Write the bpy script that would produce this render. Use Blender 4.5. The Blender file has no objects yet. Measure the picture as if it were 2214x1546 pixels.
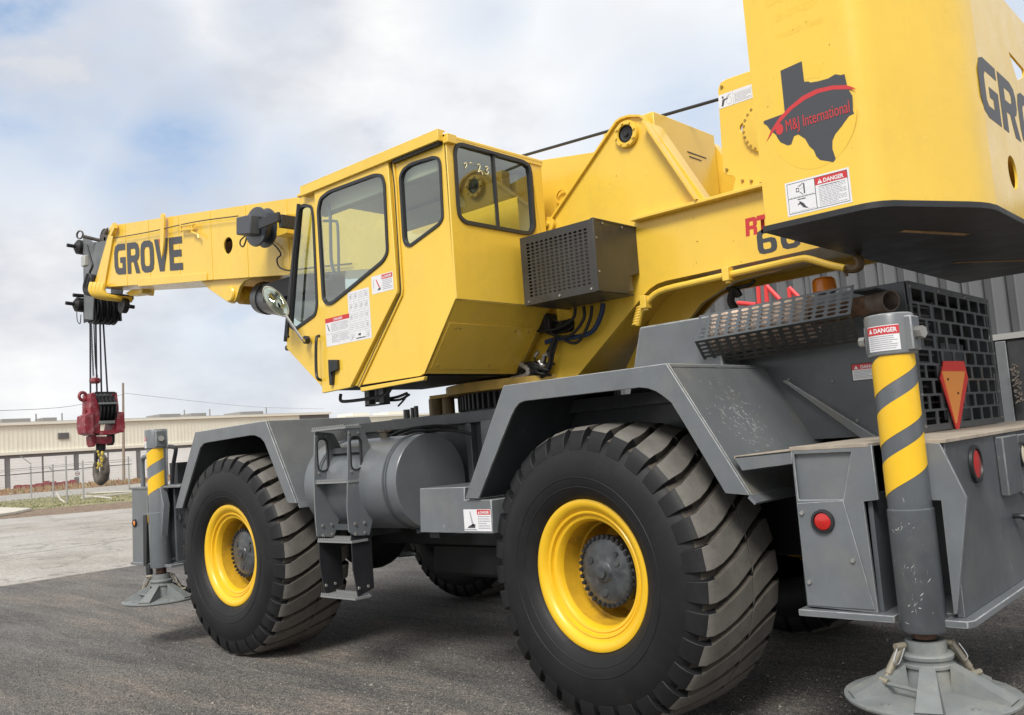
import bpy, bmesh, math, random
from mathutils import Vector, Matrix, geometry
random.seed(7)
PI = math.pi
# ------------------------------------------------------------------ camera
FPX, YAW, PITCH, ROLL = 1940.8, 0.732429, 0.0920899, -0.0757794
CAM = Vector((3.0421, -3.8812, 1.5485))
CX, CY = 1107.0, 773.0
fwd = Vector((-math.sin(YAW)*math.cos(PITCH), math.cos(YAW)*math.cos(PITCH), math.sin(PITCH)))
r0 = Vector((math.cos(YAW), math.sin(YAW), 0)); u0 = r0.cross(fwd)
cr = r0*math.cos(ROLL)+u0*math.sin(ROLL); cu = -r0*math.sin(ROLL)+u0*math.cos(ROLL)
sc = bpy.context.scene
cd = bpy.data.cameras.new('camera'); cam = bpy.data.objects.new('camera', cd); sc.collection.objects.link(cam)
cam.matrix_world = Matrix(((cr.x, cu.x, -fwd.x, CAM.x), (cr.y, cu.y, -fwd.y, CAM.y), (cr.z, cu.z, -fwd.z, CAM.z), (0, 0, 0, 1)))
cd.sensor_width = 36; cd.lens = FPX/2214*36; cd.clip_start = 0.05; cd.clip_end = 2000
sc.camera = cam
def DIR(px, py): return (cr*((px-CX)/FPX) - cu*((py-CY)/FPX) + fwd)
def P(px, py, x=None, y=None, z=None):
    "point where a sight line meets a real plane of the machine (side, rear or ground plane)"
    d = DIR(px, py)
    t = (x-CAM.x)/d.x if x is not None else (y-CAM.y)/d.y if y is not None else (z-CAM.z)/d.z
    return CAM + d*t
def XZ(pts, y): return [(p.x, p.z) for p in (P(a, b, y=y) for a, b in pts)]
def YZ(pts, x): return [(p.y, p.z) for p in (P(a, b, x=x) for a, b in pts)]

# ------------------------------------------------------------------ world
SUN_DIR = Vector((0.38, -0.80, 0.95)).normalized()      # towards the sun
sun_el = math.asin(SUN_DIR.z); sun_rot = math.atan2(SUN_DIR.x, SUN_DIR.y)
w = bpy.data.worlds.new('World'); sc.world = w; w.use_nodes = True
nt = w.node_tree; nt.nodes.clear()
def N(t, **k):
    n = nt.nodes.new(t)
    for a, v in k.items(): setattr(n, a, v)
    return n
def lk(a, b): nt.links.new(a, b)
out = N('ShaderNodeOutputWorld'); bg = N('ShaderNodeBackground'); bg.inputs['Strength'].default_value = 0.1
lk(bg.outputs[0], out.inputs[0])
sky = N('ShaderNodeTexSky', sky_type='NISHITA', sun_disc=False)
sky.sun_elevation = sun_el; sky.sun_rotation = sun_rot; sky.air_density = 1.0; sky.dust_density = 1.5
tc = N('ShaderNodeTexCoord')
def math_n(op, a, b=None, clamp=False):
    n = N('ShaderNodeMath', operation=op); n.use_clamp = clamp
    for i, v in enumerate((a, b)):
        if v is None: continue
        if isinstance(v, (int, float)): n.inputs[i].default_value = v
        else: lk(v, n.inputs[i])
    return n.outputs[0]
def noise_w(scale, detail, rough, off, stretch=(1, 1, 1)):
    m = N('ShaderNodeMapping'); m.inputs['Scale'].default_value = stretch; m.inputs['Location'].default_value = off
    lk(tc.outputs['Generated'], m.inputs['Vector'])
    n = N('ShaderNodeTexNoise'); n.inputs['Scale'].default_value = scale; n.inputs['Detail'].default_value = detail; n.inputs['Roughness'].default_value = rough
    lk(m.outputs[0], n.inputs['Vector']); return n.outputs[0]
n1 = noise_w(3.6, 10, 0.56, (3.1, 0.7, 1.9), (1, 1, 1.7))
n2 = noise_w(5.2, 9, 0.55, (7.3, 2.2, 5.1), (1, 1, 1.9))
n3 = noise_w(1.7, 4, 0.5, (1.3, 9.2, 4.4), (1, 1, 1.5))
blue = math_n('MULTIPLY', math_n('SUBTRACT', math_n('MULTIPLY', n1, 1.0), 0.56), 3.0)
# the breaks in the cloud cover that the photograph shows, as directions of the sky
for px, py, rad, amt in ((40, 50, .10, 1.3), (120, 160, .09, 1.0), (20, 225, .08, .7), (360, 335, .08, .9), (450, 410, .06, .55), (640, 380, .055, .55), (590, 10, .05, .35), (1060, 20, .06, .4), (960, 440, .1, .2), (1500, 250, .13, .45), (1250, 60, .07, .3), (2190, 20, .1, .5), (450, 780, .10, .3), (900, 880, .1, .25)):
    d = DIR(px, py).normalized()
    vm = N('ShaderNodeVectorMath', operation='DISTANCE'); lk(tc.outputs['Generated'], vm.inputs[0]); vm.inputs[1].default_value = d
    g = math_n('DIVIDE', vm.outputs['Value'], rad*1.7)
    g = math_n('SUBTRACT', 1.0, g, True)
    wob = math_n('MULTIPLY', math_n('SUBTRACT', n2, 0.28), 3.2)
    g = math_n('MULTIPLY', math_n('MULTIPLY', g, wob), amt*1.25)
    blue = math_n('MAXIMUM', blue, g)
cover = math_n('SUBTRACT', 1.0, blue, True)
shade = N('ShaderNodeValToRGB'); sr = shade.color_ramp
sr.elements[0].position = 0.40; sr.elements[0].color = (4.5, 4.65, 5.0, 1)
sr.elements[1].position = 0.57; sr.elements[1].color = (6.9, 6.85, 6.7, 1)
e = sr.elements.new(0.485); e.color = (5.85, 5.9, 6.0, 1)
mixn = math_n('ADD', math_n('MULTIPLY', n3, 0.55), math_n('MULTIPLY', n2, 0.45))
lk(mixn, shade.inputs[0])
bl = N('ShaderNodeMixRGB', blend_type='MIX'); bl.inputs[0].default_value = 0.6
lk(sky.outputs[0], bl.inputs[1]); bl.inputs[2].default_value = (2.7, 3.8, 5.5, 1)
mx = N('ShaderNodeMixRGB'); lk(cover, mx.inputs[0]); lk(bl.outputs[0], mx.inputs[1]); lk(shade.outputs[0], mx.inputs[2])
lk(mx.outputs[0], bg.inputs[0])
sl = bpy.data.lights.new('sun', 'SUN'); sl.energy = 2.1; sl.angle = math.radians(20); sl.color = (1, .96, .9)
so = bpy.data.objects.new('sun', sl); sc.collection.objects.link(so)
so.rotation_euler = SUN_DIR.to_track_quat('Z', 'Y').to_euler(); so.location = (0, -20, 25)
sc.render.engine = 'CYCLES'
sc.view_settings.view_transform = 'Standard'; sc.view_settings.look = 'None'; sc.view_settings.gamma = 1
sc.view_settings.exposure = 0.66; sc.view_settings.use_curve_mapping = False
sc.cycles.max_bounces = 8; sc.cycles.transparent_max_bounces = 12

# ------------------------------------------------------------------ materials
def mat(name, col, rough=.5, metal=0, coat=0, var=.0, vscale=6, dirt=None, dirtamt=0, dscale=2.5, bump=0, bscale=60, spec=.5, scratch=0, streak=0, emis=None):
    m = bpy.data.materials.new(name); m.use_nodes = True; t = m.node_tree; b = t.nodes['Principled BSDF']
    b.inputs['Base Color'].default_value = (*col, 1); b.inputs['Roughness'].default_value = rough
    b.inputs['Metallic'].default_value = metal; b.inputs['Coat Weight'].default_value = coat; b.inputs['Coat Roughness'].default_value = .15
    b.inputs['Specular IOR Level'].default_value = spec
    tcn = t.nodes.new('ShaderNodeNewGeometry'); vec = tcn.outputs['Position']
    def noise(s, d=5, r=.6, stretch=None):
        n = t.nodes.new('ShaderNodeTexNoise'); n.inputs['Scale'].default_value = s; n.inputs['Detail'].default_value = d; n.inputs['Roughness'].default_value = r
        if stretch:
            mp = t.nodes.new('ShaderNodeMapping'); mp.inputs['Scale'].default_value = stretch; t.links.new(vec, mp.inputs[0]); t.links.new(mp.outputs[0], n.inputs['Vector'])
        else: t.links.new(vec, n.inputs['Vector'])
        return n.outputs[0]
    def ramp(s, a, bb, ca=(0, 0, 0, 1), cb=(1, 1, 1, 1)):
        r = t.nodes.new('ShaderNodeValToRGB'); r.color_ramp.elements[0].position = a; r.color_ramp.elements[1].position = bb
        r.color_ramp.elements[0].color = ca; r.color_ramp.elements[1].color = cb; t.links.new(s, r.inputs[0]); return r.outputs[0]
    cur = None
    if var:
        lo = tuple(c*(1-var) for c in col)+(1,); hi = tuple(min(1, c*(1+var)) for c in col)+(1,)
        cur = ramp(noise(vscale), .3, .7, lo, hi)
    def mixc(fac, c2):
        nonlocal cur
        mm = t.nodes.new('ShaderNodeMixRGB'); t.links.new(fac, mm.inputs[0])
        if cur is not None: t.links.new(cur, mm.inputs[1])
        else: mm.inputs[1].default_value = (*col, 1)
        mm.inputs[2].default_value = (*c2, 1); cur = mm.outputs[0]
    if dirt: mixc(ramp(noise(dscale, 8, .7), .5, .75, (0, 0, 0, 1), (dirtamt,)*3+(1,)), dirt)
    if streak: mixc(ramp(noise(7, 6, .65, (1, 1, .12)), .52, .74, (0, 0, 0, 1), (streak,)*3+(1,)), tuple(c*.45 for c in col))
    if scratch:
        f1 = ramp(noise(38, 3, .5, (1, 1.6, .35)), .70, .74); f2 = ramp(noise(3, 3, .6), .50, .62)
        mu = t.nodes.new('ShaderNodeMath'); mu.operation = 'MULTIPLY'; t.links.new(f1, mu.inputs[0]); t.links.new(f2, mu.inputs[1])
        m2 = t.nodes.new('ShaderNodeMath'); m2.operation = 'MULTIPLY'; t.links.new(mu.outputs[0], m2.inputs[0]); m2.inputs[1].default_value = scratch
        mixc(m2.outputs[0], (.5, .5, .48))
    if cur is not None: t.links.new(cur, b.inputs['Base Color'])
    if bump:
        bp = t.nodes.new('ShaderNodeBump'); bp.inputs['Strength'].default_value = bump; bp.inputs['Distance'].default_value = .01
        t.links.new(noise(bscale, 6, .65), bp.inputs['Height']); t.links.new(bp.outputs[0], b.inputs['Normal'])
        rr = ramp(noise(5, 5), .2, .8, (max(0, rough-.1),)*3+(1,), (min(1, rough+.12),)*3+(1,)); t.links.new(rr, b.inputs['Roughness'])
    if emis: b.inputs['Emission Color'].default_value = (*emis, 1); b.inputs['Emission Strength'].default_value = .4
    return m
YEL = mat('yellow_paint', (.82, .54, .060), .30, coat=.35, var=.07, vscale=1.6, streak=.10, dirt=(.50, .34, .07), dirtamt=.32, dscale=3.2, bump=.22, bscale=3.5)
YRIM = mat('yellow_rim_paint', (.83, .50, .016), .38, coat=.2, var=.06, dirt=(.45, .28, .03), dirtamt=.35, dscale=6)
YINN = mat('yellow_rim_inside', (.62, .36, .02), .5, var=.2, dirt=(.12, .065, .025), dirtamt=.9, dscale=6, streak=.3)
GRY = mat('grey_paint', (.135, .148, .160), .36, coat=.25, var=.16, vscale=2.6, dirt=(.20, .195, .175), dirtamt=.45, dscale=4, bump=.06, bscale=30, scratch=.35, streak=.22)
GRYD = mat('dark_grey_paint', (.078, .087, .096), .38, coat=.2, streak=.25, var=.2, vscale=3, dirt=(.15, .145, .135), dirtamt=.4, dscale=5, bump=.06, bscale=30, scratch=.35)
GRYS = mat('scuffed_grey_paint', (.125, .137, .146), .42, var=.12, vscale=2.5, dirt=(.23, .20, .14), dirtamt=.6, dscale=2.2, bump=.05, scratch=1.0)
GRYL = mat('pale_grey_casting', (.175, .19, .19), .5, var=.15, vscale=9, dirt=(.35, .32, .26), dirtamt=.5, dscale=8, bump=.12, bscale=60, scratch=.5)
DECK = mat('dusty_deck', (.36, .31, .25), .85, var=.25, vscale=8, bump=.2)
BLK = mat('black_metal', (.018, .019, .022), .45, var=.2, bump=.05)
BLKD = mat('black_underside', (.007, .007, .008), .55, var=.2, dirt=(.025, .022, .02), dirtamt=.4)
BLKS = mat('satin_black_housing', (.035, .034, .032), .42, coat=.1, var=.25, vscale=2, dirt=(.10, .09, .08), dirtamt=.5, dscale=2.5, bump=.05)
RUB = mat('tyre_rubber', (.009, .0095, .011), .55, var=.2, vscale=5, bump=.12, bscale=45, dirt=(.035, .032, .028), dirtamt=.30, dscale=4, spec=.35)
TRD = mat('dusty_tread', (.142, .133, .118), .88, var=.22, vscale=14, dirt=(.035, .033, .030), dirtamt=.75, dscale=7, bump=.25, bscale=90)
GROOV = mat('muddy_groove', (.075, .065, .053), .9, var=.3, vscale=12, bump=.2)
GASK = mat('rubber_gasket', (.022, .024, .03), .5)
HOSE = mat('hose_rubber', (.015, .016, .018), .5)
BLUEH = mat('blue_hose', (.01, .03, .09), .45)
ROPE = mat('wire_rope', (.035, .037, .045), .5, metal=.3)
ORN = mat('orange_reflector', (1, .37, .08), .5)
REDR = mat('red_reflector', (.80, .05, .04), .45)
REDP = mat('red_block_paint', (.22, .016, .028), .5, var=.25, vscale=12, dirt=(.55, .40, .40), dirtamt=.55, dscale=11)
REDF = mat('red_frame_paint', (.70, .05, .05), .45)
REDL = mat('red_lamp', (.48, .014, .012), .2, coat=.5)
AMB = mat('amber_lamp', (.75, .22, .015), .25, coat=.5)
WHT = mat('decal_white', (.72, .72, .74), .5, var=.04, vscale=30)
GTXT = mat('decal_fine_print', (.34, .35, .38), .6)
DKD = mat('decal_charcoal', (.055, .058, .068), .5)
DRED = mat('decal_red', (.55, .035, .04), .5)
FADE = mat('sunfaded_ghost_print', (.815, .53, .052), .36, coat=.3)
BOLT = mat('zinc_bolt', (.42, .42, .40), .4, metal=.7, dirt=(.2, .12, .06), dirtamt=.5)
RUST = mat('rusty_pipe', (.115, .065, .038), .9, var=.45, vscale=25, bump=.5, bscale=50)
MUFF = mat('heat_stained_muffler', (.52, .41, .33), .7, var=.3, vscale=12, bump=.2)
SOOT_HOLE = mat('soot_and_hole_dark', (.006, .006, .006), .9)
WOOD = mat('weathered_wood', (.32, .20, .10), .85, var=.3, vscale=15)
CREAM = mat('cab_lining', (.42, .40, .27), .6)
CINT = mat('cab_interior_grey', (.30, .31, .28), .7)
STEEL = mat('bright_steel', (.6, .6, .6), .25, metal=.9)
HUBM = mat('hub_grey', (.045, .050, .056), .38, var=.4, vscale=14, coat=.2, dirt=(.20, .21, .22), dirtamt=.5, dscale=9)
MIRR = mat('mirror_glass', (.50, .56, .47), .09, metal=1)
CHALK = mat('window_marker', (.75, .68, .40), .7)
HOOKM = mat('worn_hook_steel', (.10, .085, .07), .6, var=.4, vscale=9)
YHK = mat('yellow_chipped_paint', (.55, .42, .06), .6, var=.3, vscale=16)
def glass(name, tint, refl=.12, alpha=.25):
    m = bpy.data.materials.new(name); m.use_nodes = True; t = m.node_tree; t.nodes.clear()
    o = t.nodes.new('ShaderNodeOutputMaterial'); tr = t.nodes.new('ShaderNodeBsdfTransparent'); tr.inputs[0].default_value = (*tint, 1)
    gl = t.nodes.new('ShaderNodeBsdfGlossy'); gl.inputs['Roughness'].default_value = .02; gl.inputs[0].default_value = (.9, .95, .95, 1)
    lw = t.nodes.new('ShaderNodeLayerWeight'); lw.inputs[0].default_value = .5; fr = t.nodes.new('ShaderNodeMath'); fr.operation = 'POWER'; fr.inputs[1].default_value = 5; t.links.new(lw.outputs['Facing'], fr.inputs[0])
    ad = t.nodes.new('ShaderNodeMath'); ad.operation = 'ADD'; ad.inputs[1].default_value = refl; t.links.new(fr.outputs[0], ad.inputs[0])
    mx_ = t.nodes.new('ShaderNodeMixShader'); t.links.new(ad.outputs[0], mx_.inputs[0]); t.links.new(tr.outputs[0], mx_.inputs[1]); t.links.new(gl.outputs[0], mx_.inputs[2])
    t.links.new(mx_.outputs[0], o.inputs[0]); return m
WEAR = {'grey_paint': mat('worn_grey_edge', (.27, .285, .29), .5, var=.35, vscale=18), 'dark_grey_paint': mat('worn_dark_edge', (.16, .17, .175), .5, var=.4, vscale=18), 'scuffed_grey_paint': mat('scuffed_edge', (.30, .30, .29), .5, var=.4, vscale=18), 'yellow_paint': mat('worn_yellow_rim', (.86, .62, .14), .4, var=.1, vscale=14)}
GLS = glass('tinted_cab_glass', (.86, .96, .91), .20)

# ------------------------------------------------------------------ mesh builder
WLOC = {}
def V3(p): return Vector(p)
class MB:
    def __init__(s): s.bm = bmesh.new(); s.mi = 0
    def faces(s, vs, fs, mi=None):
        b = [s.bm.verts.new(v) for v in vs]; out_ = []
        for f in fs:
            try:
                q = s.bm.faces.new([b[i] for i in f]); q.material_index = s.mi if mi is None else mi; q.smooth = True; out_.append(q)
            except ValueError: pass
        return out_
    def box(s, a, b):
        (x0, y0, z0), (x1, y1, z1) = a, b
        v = [(x, y, z) for x in (x0, x1) for y in (y0, y1) for z in (z0, z1)]
        s.faces(v, [(0, 1, 3, 2), (4, 6, 7, 5), (0, 4, 5, 1), (2, 3, 7, 6), (0, 2, 6, 4), (1, 5, 7, 3)]); return s
    def prism(s, poly, O, U, Vv, W, holes=(), mi_side=None):
        "flat polygon (with holes) in the plane O,U,V given depth along W"
        O, U, Vv, W = map(V3, (O, U, Vv, W)); loops = [list(poly)]+[list(h) for h in holes]
        flat = [p for l in loops for p in l]
        if len(loops) == 1 and len(poly) <= 4: tris = [tuple(range(len(poly)))]
        else: tris = geometry.tessellate_polygon([[Vector((p[0], p[1], 0)) for p in l] for l in loops])
        n = len(flat); vs = [O+U*p[0]+Vv*p[1] for p in flat]; vs += [v+W for v in vs]
        fs = [tuple(t) for t in tris]+[tuple(i+n for i in reversed(t)) for t in tris]
        k = 0; side = []
        for l in loops:
            m_ = len(l)
            for i in range(m_): a, b = k+i, k+(i+1) % m_; side.append((a, b, b+n, a+n))
            k += m_
        s.faces(vs, fs+side); return s
    def xz(s, poly, y0, y1, holes=()): return s.prism(poly, (0, y0, 0), (1, 0, 0), (0, 0, 1), (0, y1-y0, 0), holes)
    def yz(s, poly, x0, x1, holes=()): return s.prism(poly, (x0, 0, 0), (0, 1, 0), (0, 0, 1), (x1-x0, 0, 0), holes)
    def xy(s, poly, z0, z1, holes=()): return s.prism(poly, (0, 0, z0), (1, 0, 0), (0, 1, 0), (0, 0, z1-z0), holes)
    def cyl(s, a, b, r, r2=None, n=20, caps=True):
        a, b = V3(a), V3(b); r2 = r if r2 is None else r2; d = (b-a).normalized()
        u = d.orthogonal().normalized(); v = d.cross(u); vs = []
        for p, q in ((a, r), (b, r2)): vs += [p+(u*math.cos(2*PI*i/n)+v*math.sin(2*PI*i/n))*q for i in range(n)]
        fs = [(i, (i+1) % n, n+(i+1) % n, n+i) for i in range(n)]
        if caps: fs += [tuple(reversed(range(n))), tuple(range(n, 2*n))]
        s.faces(vs, fs); return s
    def tube(s, pts, r, n=8, smooth=4, closed=False):
        pts = [V3(p) for p in pts]
        if smooth and len(pts) > 2:
            q = []
            m_ = len(pts)
            for i in range(m_ if closed else m_-1):
                g = lambda k: pts[k % m_] if closed else pts[max(0, min(m_-1, k))]
                a, b, c, d = g(i-1), g(i), g(i+1), g(i+2)
                for j in range(smooth):
                    t = j/smooth
                    q.append(.5*((2*b)+(c-a)*t+(2*a-5*b+4*c-d)*t*t+(-a+3*b-3*c+d)*t**3))
            if not closed: q.append(pts[-1])
            pts = q
        u = (pts[1]-pts[0]).orthogonal().normalized(); vs = []; m_ = len(pts)
        for i, p in enumerate(pts):
            d = ((pts[(i+1) % m_] if closed or i < m_-1 else p)-(pts[i-1] if closed or i > 0 else p)).normalized()
            u = (u-d*u.dot(d)).normalized(); v = d.cross(u)
            vs += [p+(u*math.cos(2*PI*k/n)+v*math.sin(2*PI*k/n))*r for k in range(n)]
        fs = []
        for i in range(m_ if closed else m_-1):
            j = (i+1) % m_
            fs += [(i*n+k, i*n+(k+1) % n, j*n+(k+1) % n, j*n+k) for k in range(n)]
        if not closed: fs += [tuple(reversed(range(n))), tuple(range((m_-1)*n, m_*n))]
        s.faces(vs, fs); return s
    def lathe(s, prof, O, A, n=48, mis=None, u=None, arc=None):
        "profile of (radius, distance along axis A)"
        O, A = V3(O), V3(A).normalized(); u = V3(u) if u else A.orthogonal().normalized(); v = A.cross(u); vs = []; m_ = len(prof)
        full = arc is None; a0, a1 = (0, 2*PI) if full else arc
        cnt = n if full else n+1
        for i in range(cnt):
            t = a0+(a1-a0)*i/n; d = u*math.cos(t)+v*math.sin(t)
            vs += [O+d*r+A*h for r, h in prof]
        b = [s.bm.verts.new(q) for q in vs]
        for i in range(n):
            j = (i+1) % cnt
            for k in range(m_-1):
                try:
                    f = s.bm.faces.new([b[i*m_+k], b[j*m_+k], b[j*m_+k+1], b[i*m_+k+1]]); f.smooth = True
                    f.material_index = s.mi if mis is None else mis[k]
                except ValueError: pass
        return s
    def sphere(s, c, r, n=12, sz=1):
        prof = [(r*math.sin(PI*i/n)+1e-5, -r*sz*math.cos(PI*i/n)) for i in range(n+1)]
        return s.lathe(prof, c, (0, 0, 1), n*2)
    def bolt(s, c, nrm, r=.012, h=.01):
        c = V3(c); s.cyl(c, c+V3(nrm).normalized()*h, r, r*.85, n=6); return s
    def text(s, body, O, U, Vv, h, w=None, bold=0, dz=None, shear=0, mi=None):
        "flat lettering, cap height h, squeezed to width w"
        c = bpy.data.curves.new('t', 'FONT'); c.body = body; c.size = 1; c.offset = bold; c.resolution_u = 3; c.shear = shear
        o = bpy.data.objects.new('t', c); sc.collection.objects.link(o)
        me = bpy.data.meshes.new_from_object(o); bpy.data.objects.remove(o)
        xs = [v.co.x for v in me.vertices]; ys = [v.co.y for v in me.vertices]
        x0, x1 = min(xs), max(xs); hh = .73
        sx = (w/(x1-x0)) if w else h/hh; O, U, Vv = V3(O), V3(U), V3(Vv)
        s.faces([O+U*((v.co.x-x0)*sx)+Vv*(v.co.y*h/hh) for v in me.vertices], [tuple(p.vertices) for p in me.polygons], mi)
        bpy.data.meshes.remove(me); return s
    def build(s, name, mats, parent=None, label=None, bevel=0, kind=None, recalc=True, loc=None, seg=2):
        bm = s.bm
        if recalc: bmesh.ops.recalc_face_normals(bm, faces=bm.faces)
        for e_ in bm.edges:
            if len(e_.link_faces) == 2 and e_.link_faces[0].normal.angle(e_.link_faces[1].normal, 0) > .6: e_.smooth = False
        if name in SMALL and kind is None and parent is not None: kind = 'stuff'
        groups = [None] if (kind or parent is None or loc is not None or any(k in name for k in KEEP)) else islands(bm)
        first_o = None
        for g in groups:
            b2 = bm if g is None else bm.copy()
            if g is not None and len(groups) > 1:
                b2.verts.ensure_lookup_table(); bmesh.ops.delete(b2, geom=[v for i, v in enumerate(b2.verts) if i not in g], context='VERTS')
            co = [v.co for v in b2.verts]
            lo = Vector([min(c[i] for c in co) for i in range(3)]); hi = Vector([max(c[i] for c in co) for i in range(3)])
            c = Vector(loc) if loc is not None else Vector(((lo.x+hi.x)/2, (lo.y+hi.y)/2, lo.z))
            bmesh.ops.translate(b2, verts=b2.verts, vec=-c)
            me = bpy.data.meshes.new(name); b2.to_mesh(me)
            if b2 is not bm: b2.free()
            for m_ in (mats if isinstance(mats, (list, tuple)) else [mats]): me.materials.append(m_)
            o = bpy.data.objects.new(name, me); sc.collection.objects.link(o)
            put(o, c, parent)
            if bevel:
                md = o.modifiers.new('bevel', 'BEVEL'); md.width = bevel; md.segments = seg; md.limit_method = 'ANGLE'; md.angle_limit = .6
                w_m = WEAR.get(me.materials[0].name)
                if w_m and len(me.materials) == 1: me.materials.append(w_m); md.material = 1
            if label: o['label'] = label
            if kind: o['kind'] = kind
            first_o = first_o or o
        bm.free()
        return first_o
SMALL = ('bolts', 'grille_bolts', 'panel_bolts', 'wheel_nuts', 'chain', 'pin_clip')
KEEP = ('letter', 'label', 'number', 'chart', 'company_mark', 'wall_panel', 'grille', 'guard_', 'stripe', 'door')
def islands(bm):
    "groups of vertex indices, one for each separate piece of the mesh"
    bm.verts.ensure_lookup_table(); seen = [False]*len(bm.verts); isl = []
    bm.verts.index_update()
    for v in bm.verts:
        if seen[v.index]: continue
        st = [v]; seen[v.index] = True; ids = set(); lo = v.co.copy(); hi = v.co.copy()
        while st:
            q = st.pop(); ids.add(q.index)
            for i in range(3): lo[i] = min(lo[i], q.co[i]); hi[i] = max(hi[i], q.co[i])
            for e_ in q.link_edges:
                w_ = e_.other_vert(q)
                if not seen[w_.index]: seen[w_.index] = True; st.append(w_)
        isl.append((ids, lo, hi))
    n = len(isl); par = list(range(n))
    def f(i):
        while par[i] != i: i = par[i]
        return i
    if n > 300: return [set(range(len(bm.verts)))]
    for i in range(n):
        for j in range(i):
            if all(isl[i][1][k]-.008 <= isl[j][2][k] and isl[j][1][k]-.008 <= isl[i][2][k] for k in range(3)): par[f(i)] = f(j)
    out_ = {}
    for i in range(n): out_.setdefault(f(i), set()).update(isl[i][0])
    return list(out_.values())
def put(o, c, parent):
    WLOC[o] = Vector(c)
    if parent is not None: o.parent = parent; o.location = Vector(c)-WLOC[parent]
    else: o.location = c
def empty(name, loc, parent=None, label=None, cat=None, group=None):
    o = bpy.data.objects.new(name, None); sc.collection.objects.link(o); o.empty_display_size = .2; put(o, loc, parent)
    tag(o, label, cat, group); return o
def tag(o, label=None, cat=None, group=None, kind=None):
    for k, v in (('label', label), ('category', cat), ('group', group), ('kind', kind)):
        if v: o[k] = v
    return o
def copy_part(o, parent, loc):
    c = o.copy(); sc.collection.objects.link(c); put(c, loc, parent); return c
def rnd(poly, r, n=4):
    "round the corners of a 2-D polygon"
    out_ = []; m_ = len(poly)
    for i in range(m_):
        p, a, b = Vector(poly[i]), Vector(poly[i-1]), Vector(poly[(i+1) % m_])
        da, db = (a-p), (b-p); ra = min(r, da.length*.45, db.length*.45)
        s0, s1 = p+da.normalized()*ra, p+db.normalized()*ra
        for k in range(n+1):
            t = k/n; q = s0*(1-t)**2+p*2*t*(1-t)+s1*t*t; out_.append((q.x, q.y))
    return out_
def inset(poly, d):
    m_ = len(poly); A = sum(poly[i-1][0]*poly[i][1]-poly[i][0]*poly[i-1][1] for i in range(m_)); sg = 1 if A > 0 else -1; out_ = []
    for i in range(m_):
        p, a, b = Vector(poly[i]), Vector(poly[i-1]), Vector(poly[(i+1) % m_])
        e1, e2 = (p-a), (b-p)
        if e1.length < 1e-6 or e2.length < 1e-6: out_.append(tuple(p)); continue
        e1.normalize(); e2.normalize()
        n_1, n_2 = Vector((-e1.y, e1.x))*sg, Vector((-e2.y, e2.x))*sg; nn = (n_1+n_2)
        nn = nn.normalized() if nn.length > 1e-6 else n_1; k = d/max(.35, nn.dot(n_1)); q = p+nn*k; out_.append((q.x, q.y))
    return out_
def circle(cx, cy, r, n=24, ry=None): return [(cx+r*math.cos(2*PI*i/n), cy+(ry or r)*math.sin(2*PI*i/n)) for i in range(n)]
def perforated(mb, O, U, Vv, W, wd, ht, cols, rows, hw, hh, border=.02, stagger=False, slot=True, skip=None):
    "sheet of size wd x ht with a real hole in every cell"
    O, U, Vv, W = map(V3, (O, U, Vv, W))
    def cell(x0, y0, x1, y1, hole):
        cx, cy = (x0+x1)/2, (y0+y1)/2
        if not hole or (x1-x0) < hw*.35:
            mb.prism([(x0, y0), (x1, y0), (x1, y1), (x0, y1)], O, U, Vv, W); return
        w2 = min(hw, (x1-x0)*.8)/2; h2 = hh/2; k = .45 if slot else .15
        cxs, cys = (w2*(1-k) if slot else w2-h2*k, h2*(1-(.75 if slot else k)))
        inn = [(cx-w2, cy-cys), (cx-cxs, cy-h2), (cx+cxs, cy-h2), (cx+w2, cy-cys), (cx+w2, cy+cys), (cx+cxs, cy+h2), (cx-cxs, cy+h2), (cx-w2, cy+cys)]
        outr = [(x0, y0), (x0, y0), (x1, y0), (x1, y0), (x1, y1), (x1, y1), (x0, y1), (x0, y1)]
        vs = [O+U*p[0]+Vv*p[1] for p in inn]+[O+U*p[0]+Vv*p[1] for p in ((x0, y0), (x1, y0), (x1, y1), (x0, y1))]
        fs = [(8, 9, 2, 1), (9, 10, 4, 3), (10, 11, 6, 5), (11, 8, 0, 7), (8, 1, 0), (9, 3, 2), (10, 5, 4), (11, 7, 6)]
        n = len(vs); vs2 = vs+[v+W for v in vs]
        f2 = fs+[tuple(i+n for i in reversed(f)) for f in fs]+[(i, (i+1) % 8, n+(i+1) % 8, n+i) for i in range(8)]
        mb.faces(vs2, f2)
    iw, ih = wd-2*border, ht-2*border; cw, ch = iw/cols, ih/rows
    for a in ((0, 0, wd, border), (0, ht-border, wd, ht), (0, border, border, ht-border), (wd-border, border, wd, ht-border)): cell(*a, False)
    for r in range(rows):
        y0 = border+r*ch
        xs = [border+c*cw for c in range(cols+1)]
        if stagger and r % 2: xs = [border]+[border+(c+.5)*cw for c in range(cols)]+[wd-border]
        for c in range(len(xs)-1): cell(xs[c], y0, xs[c+1], y0+ch, not (skip and skip(r, c)))
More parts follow.
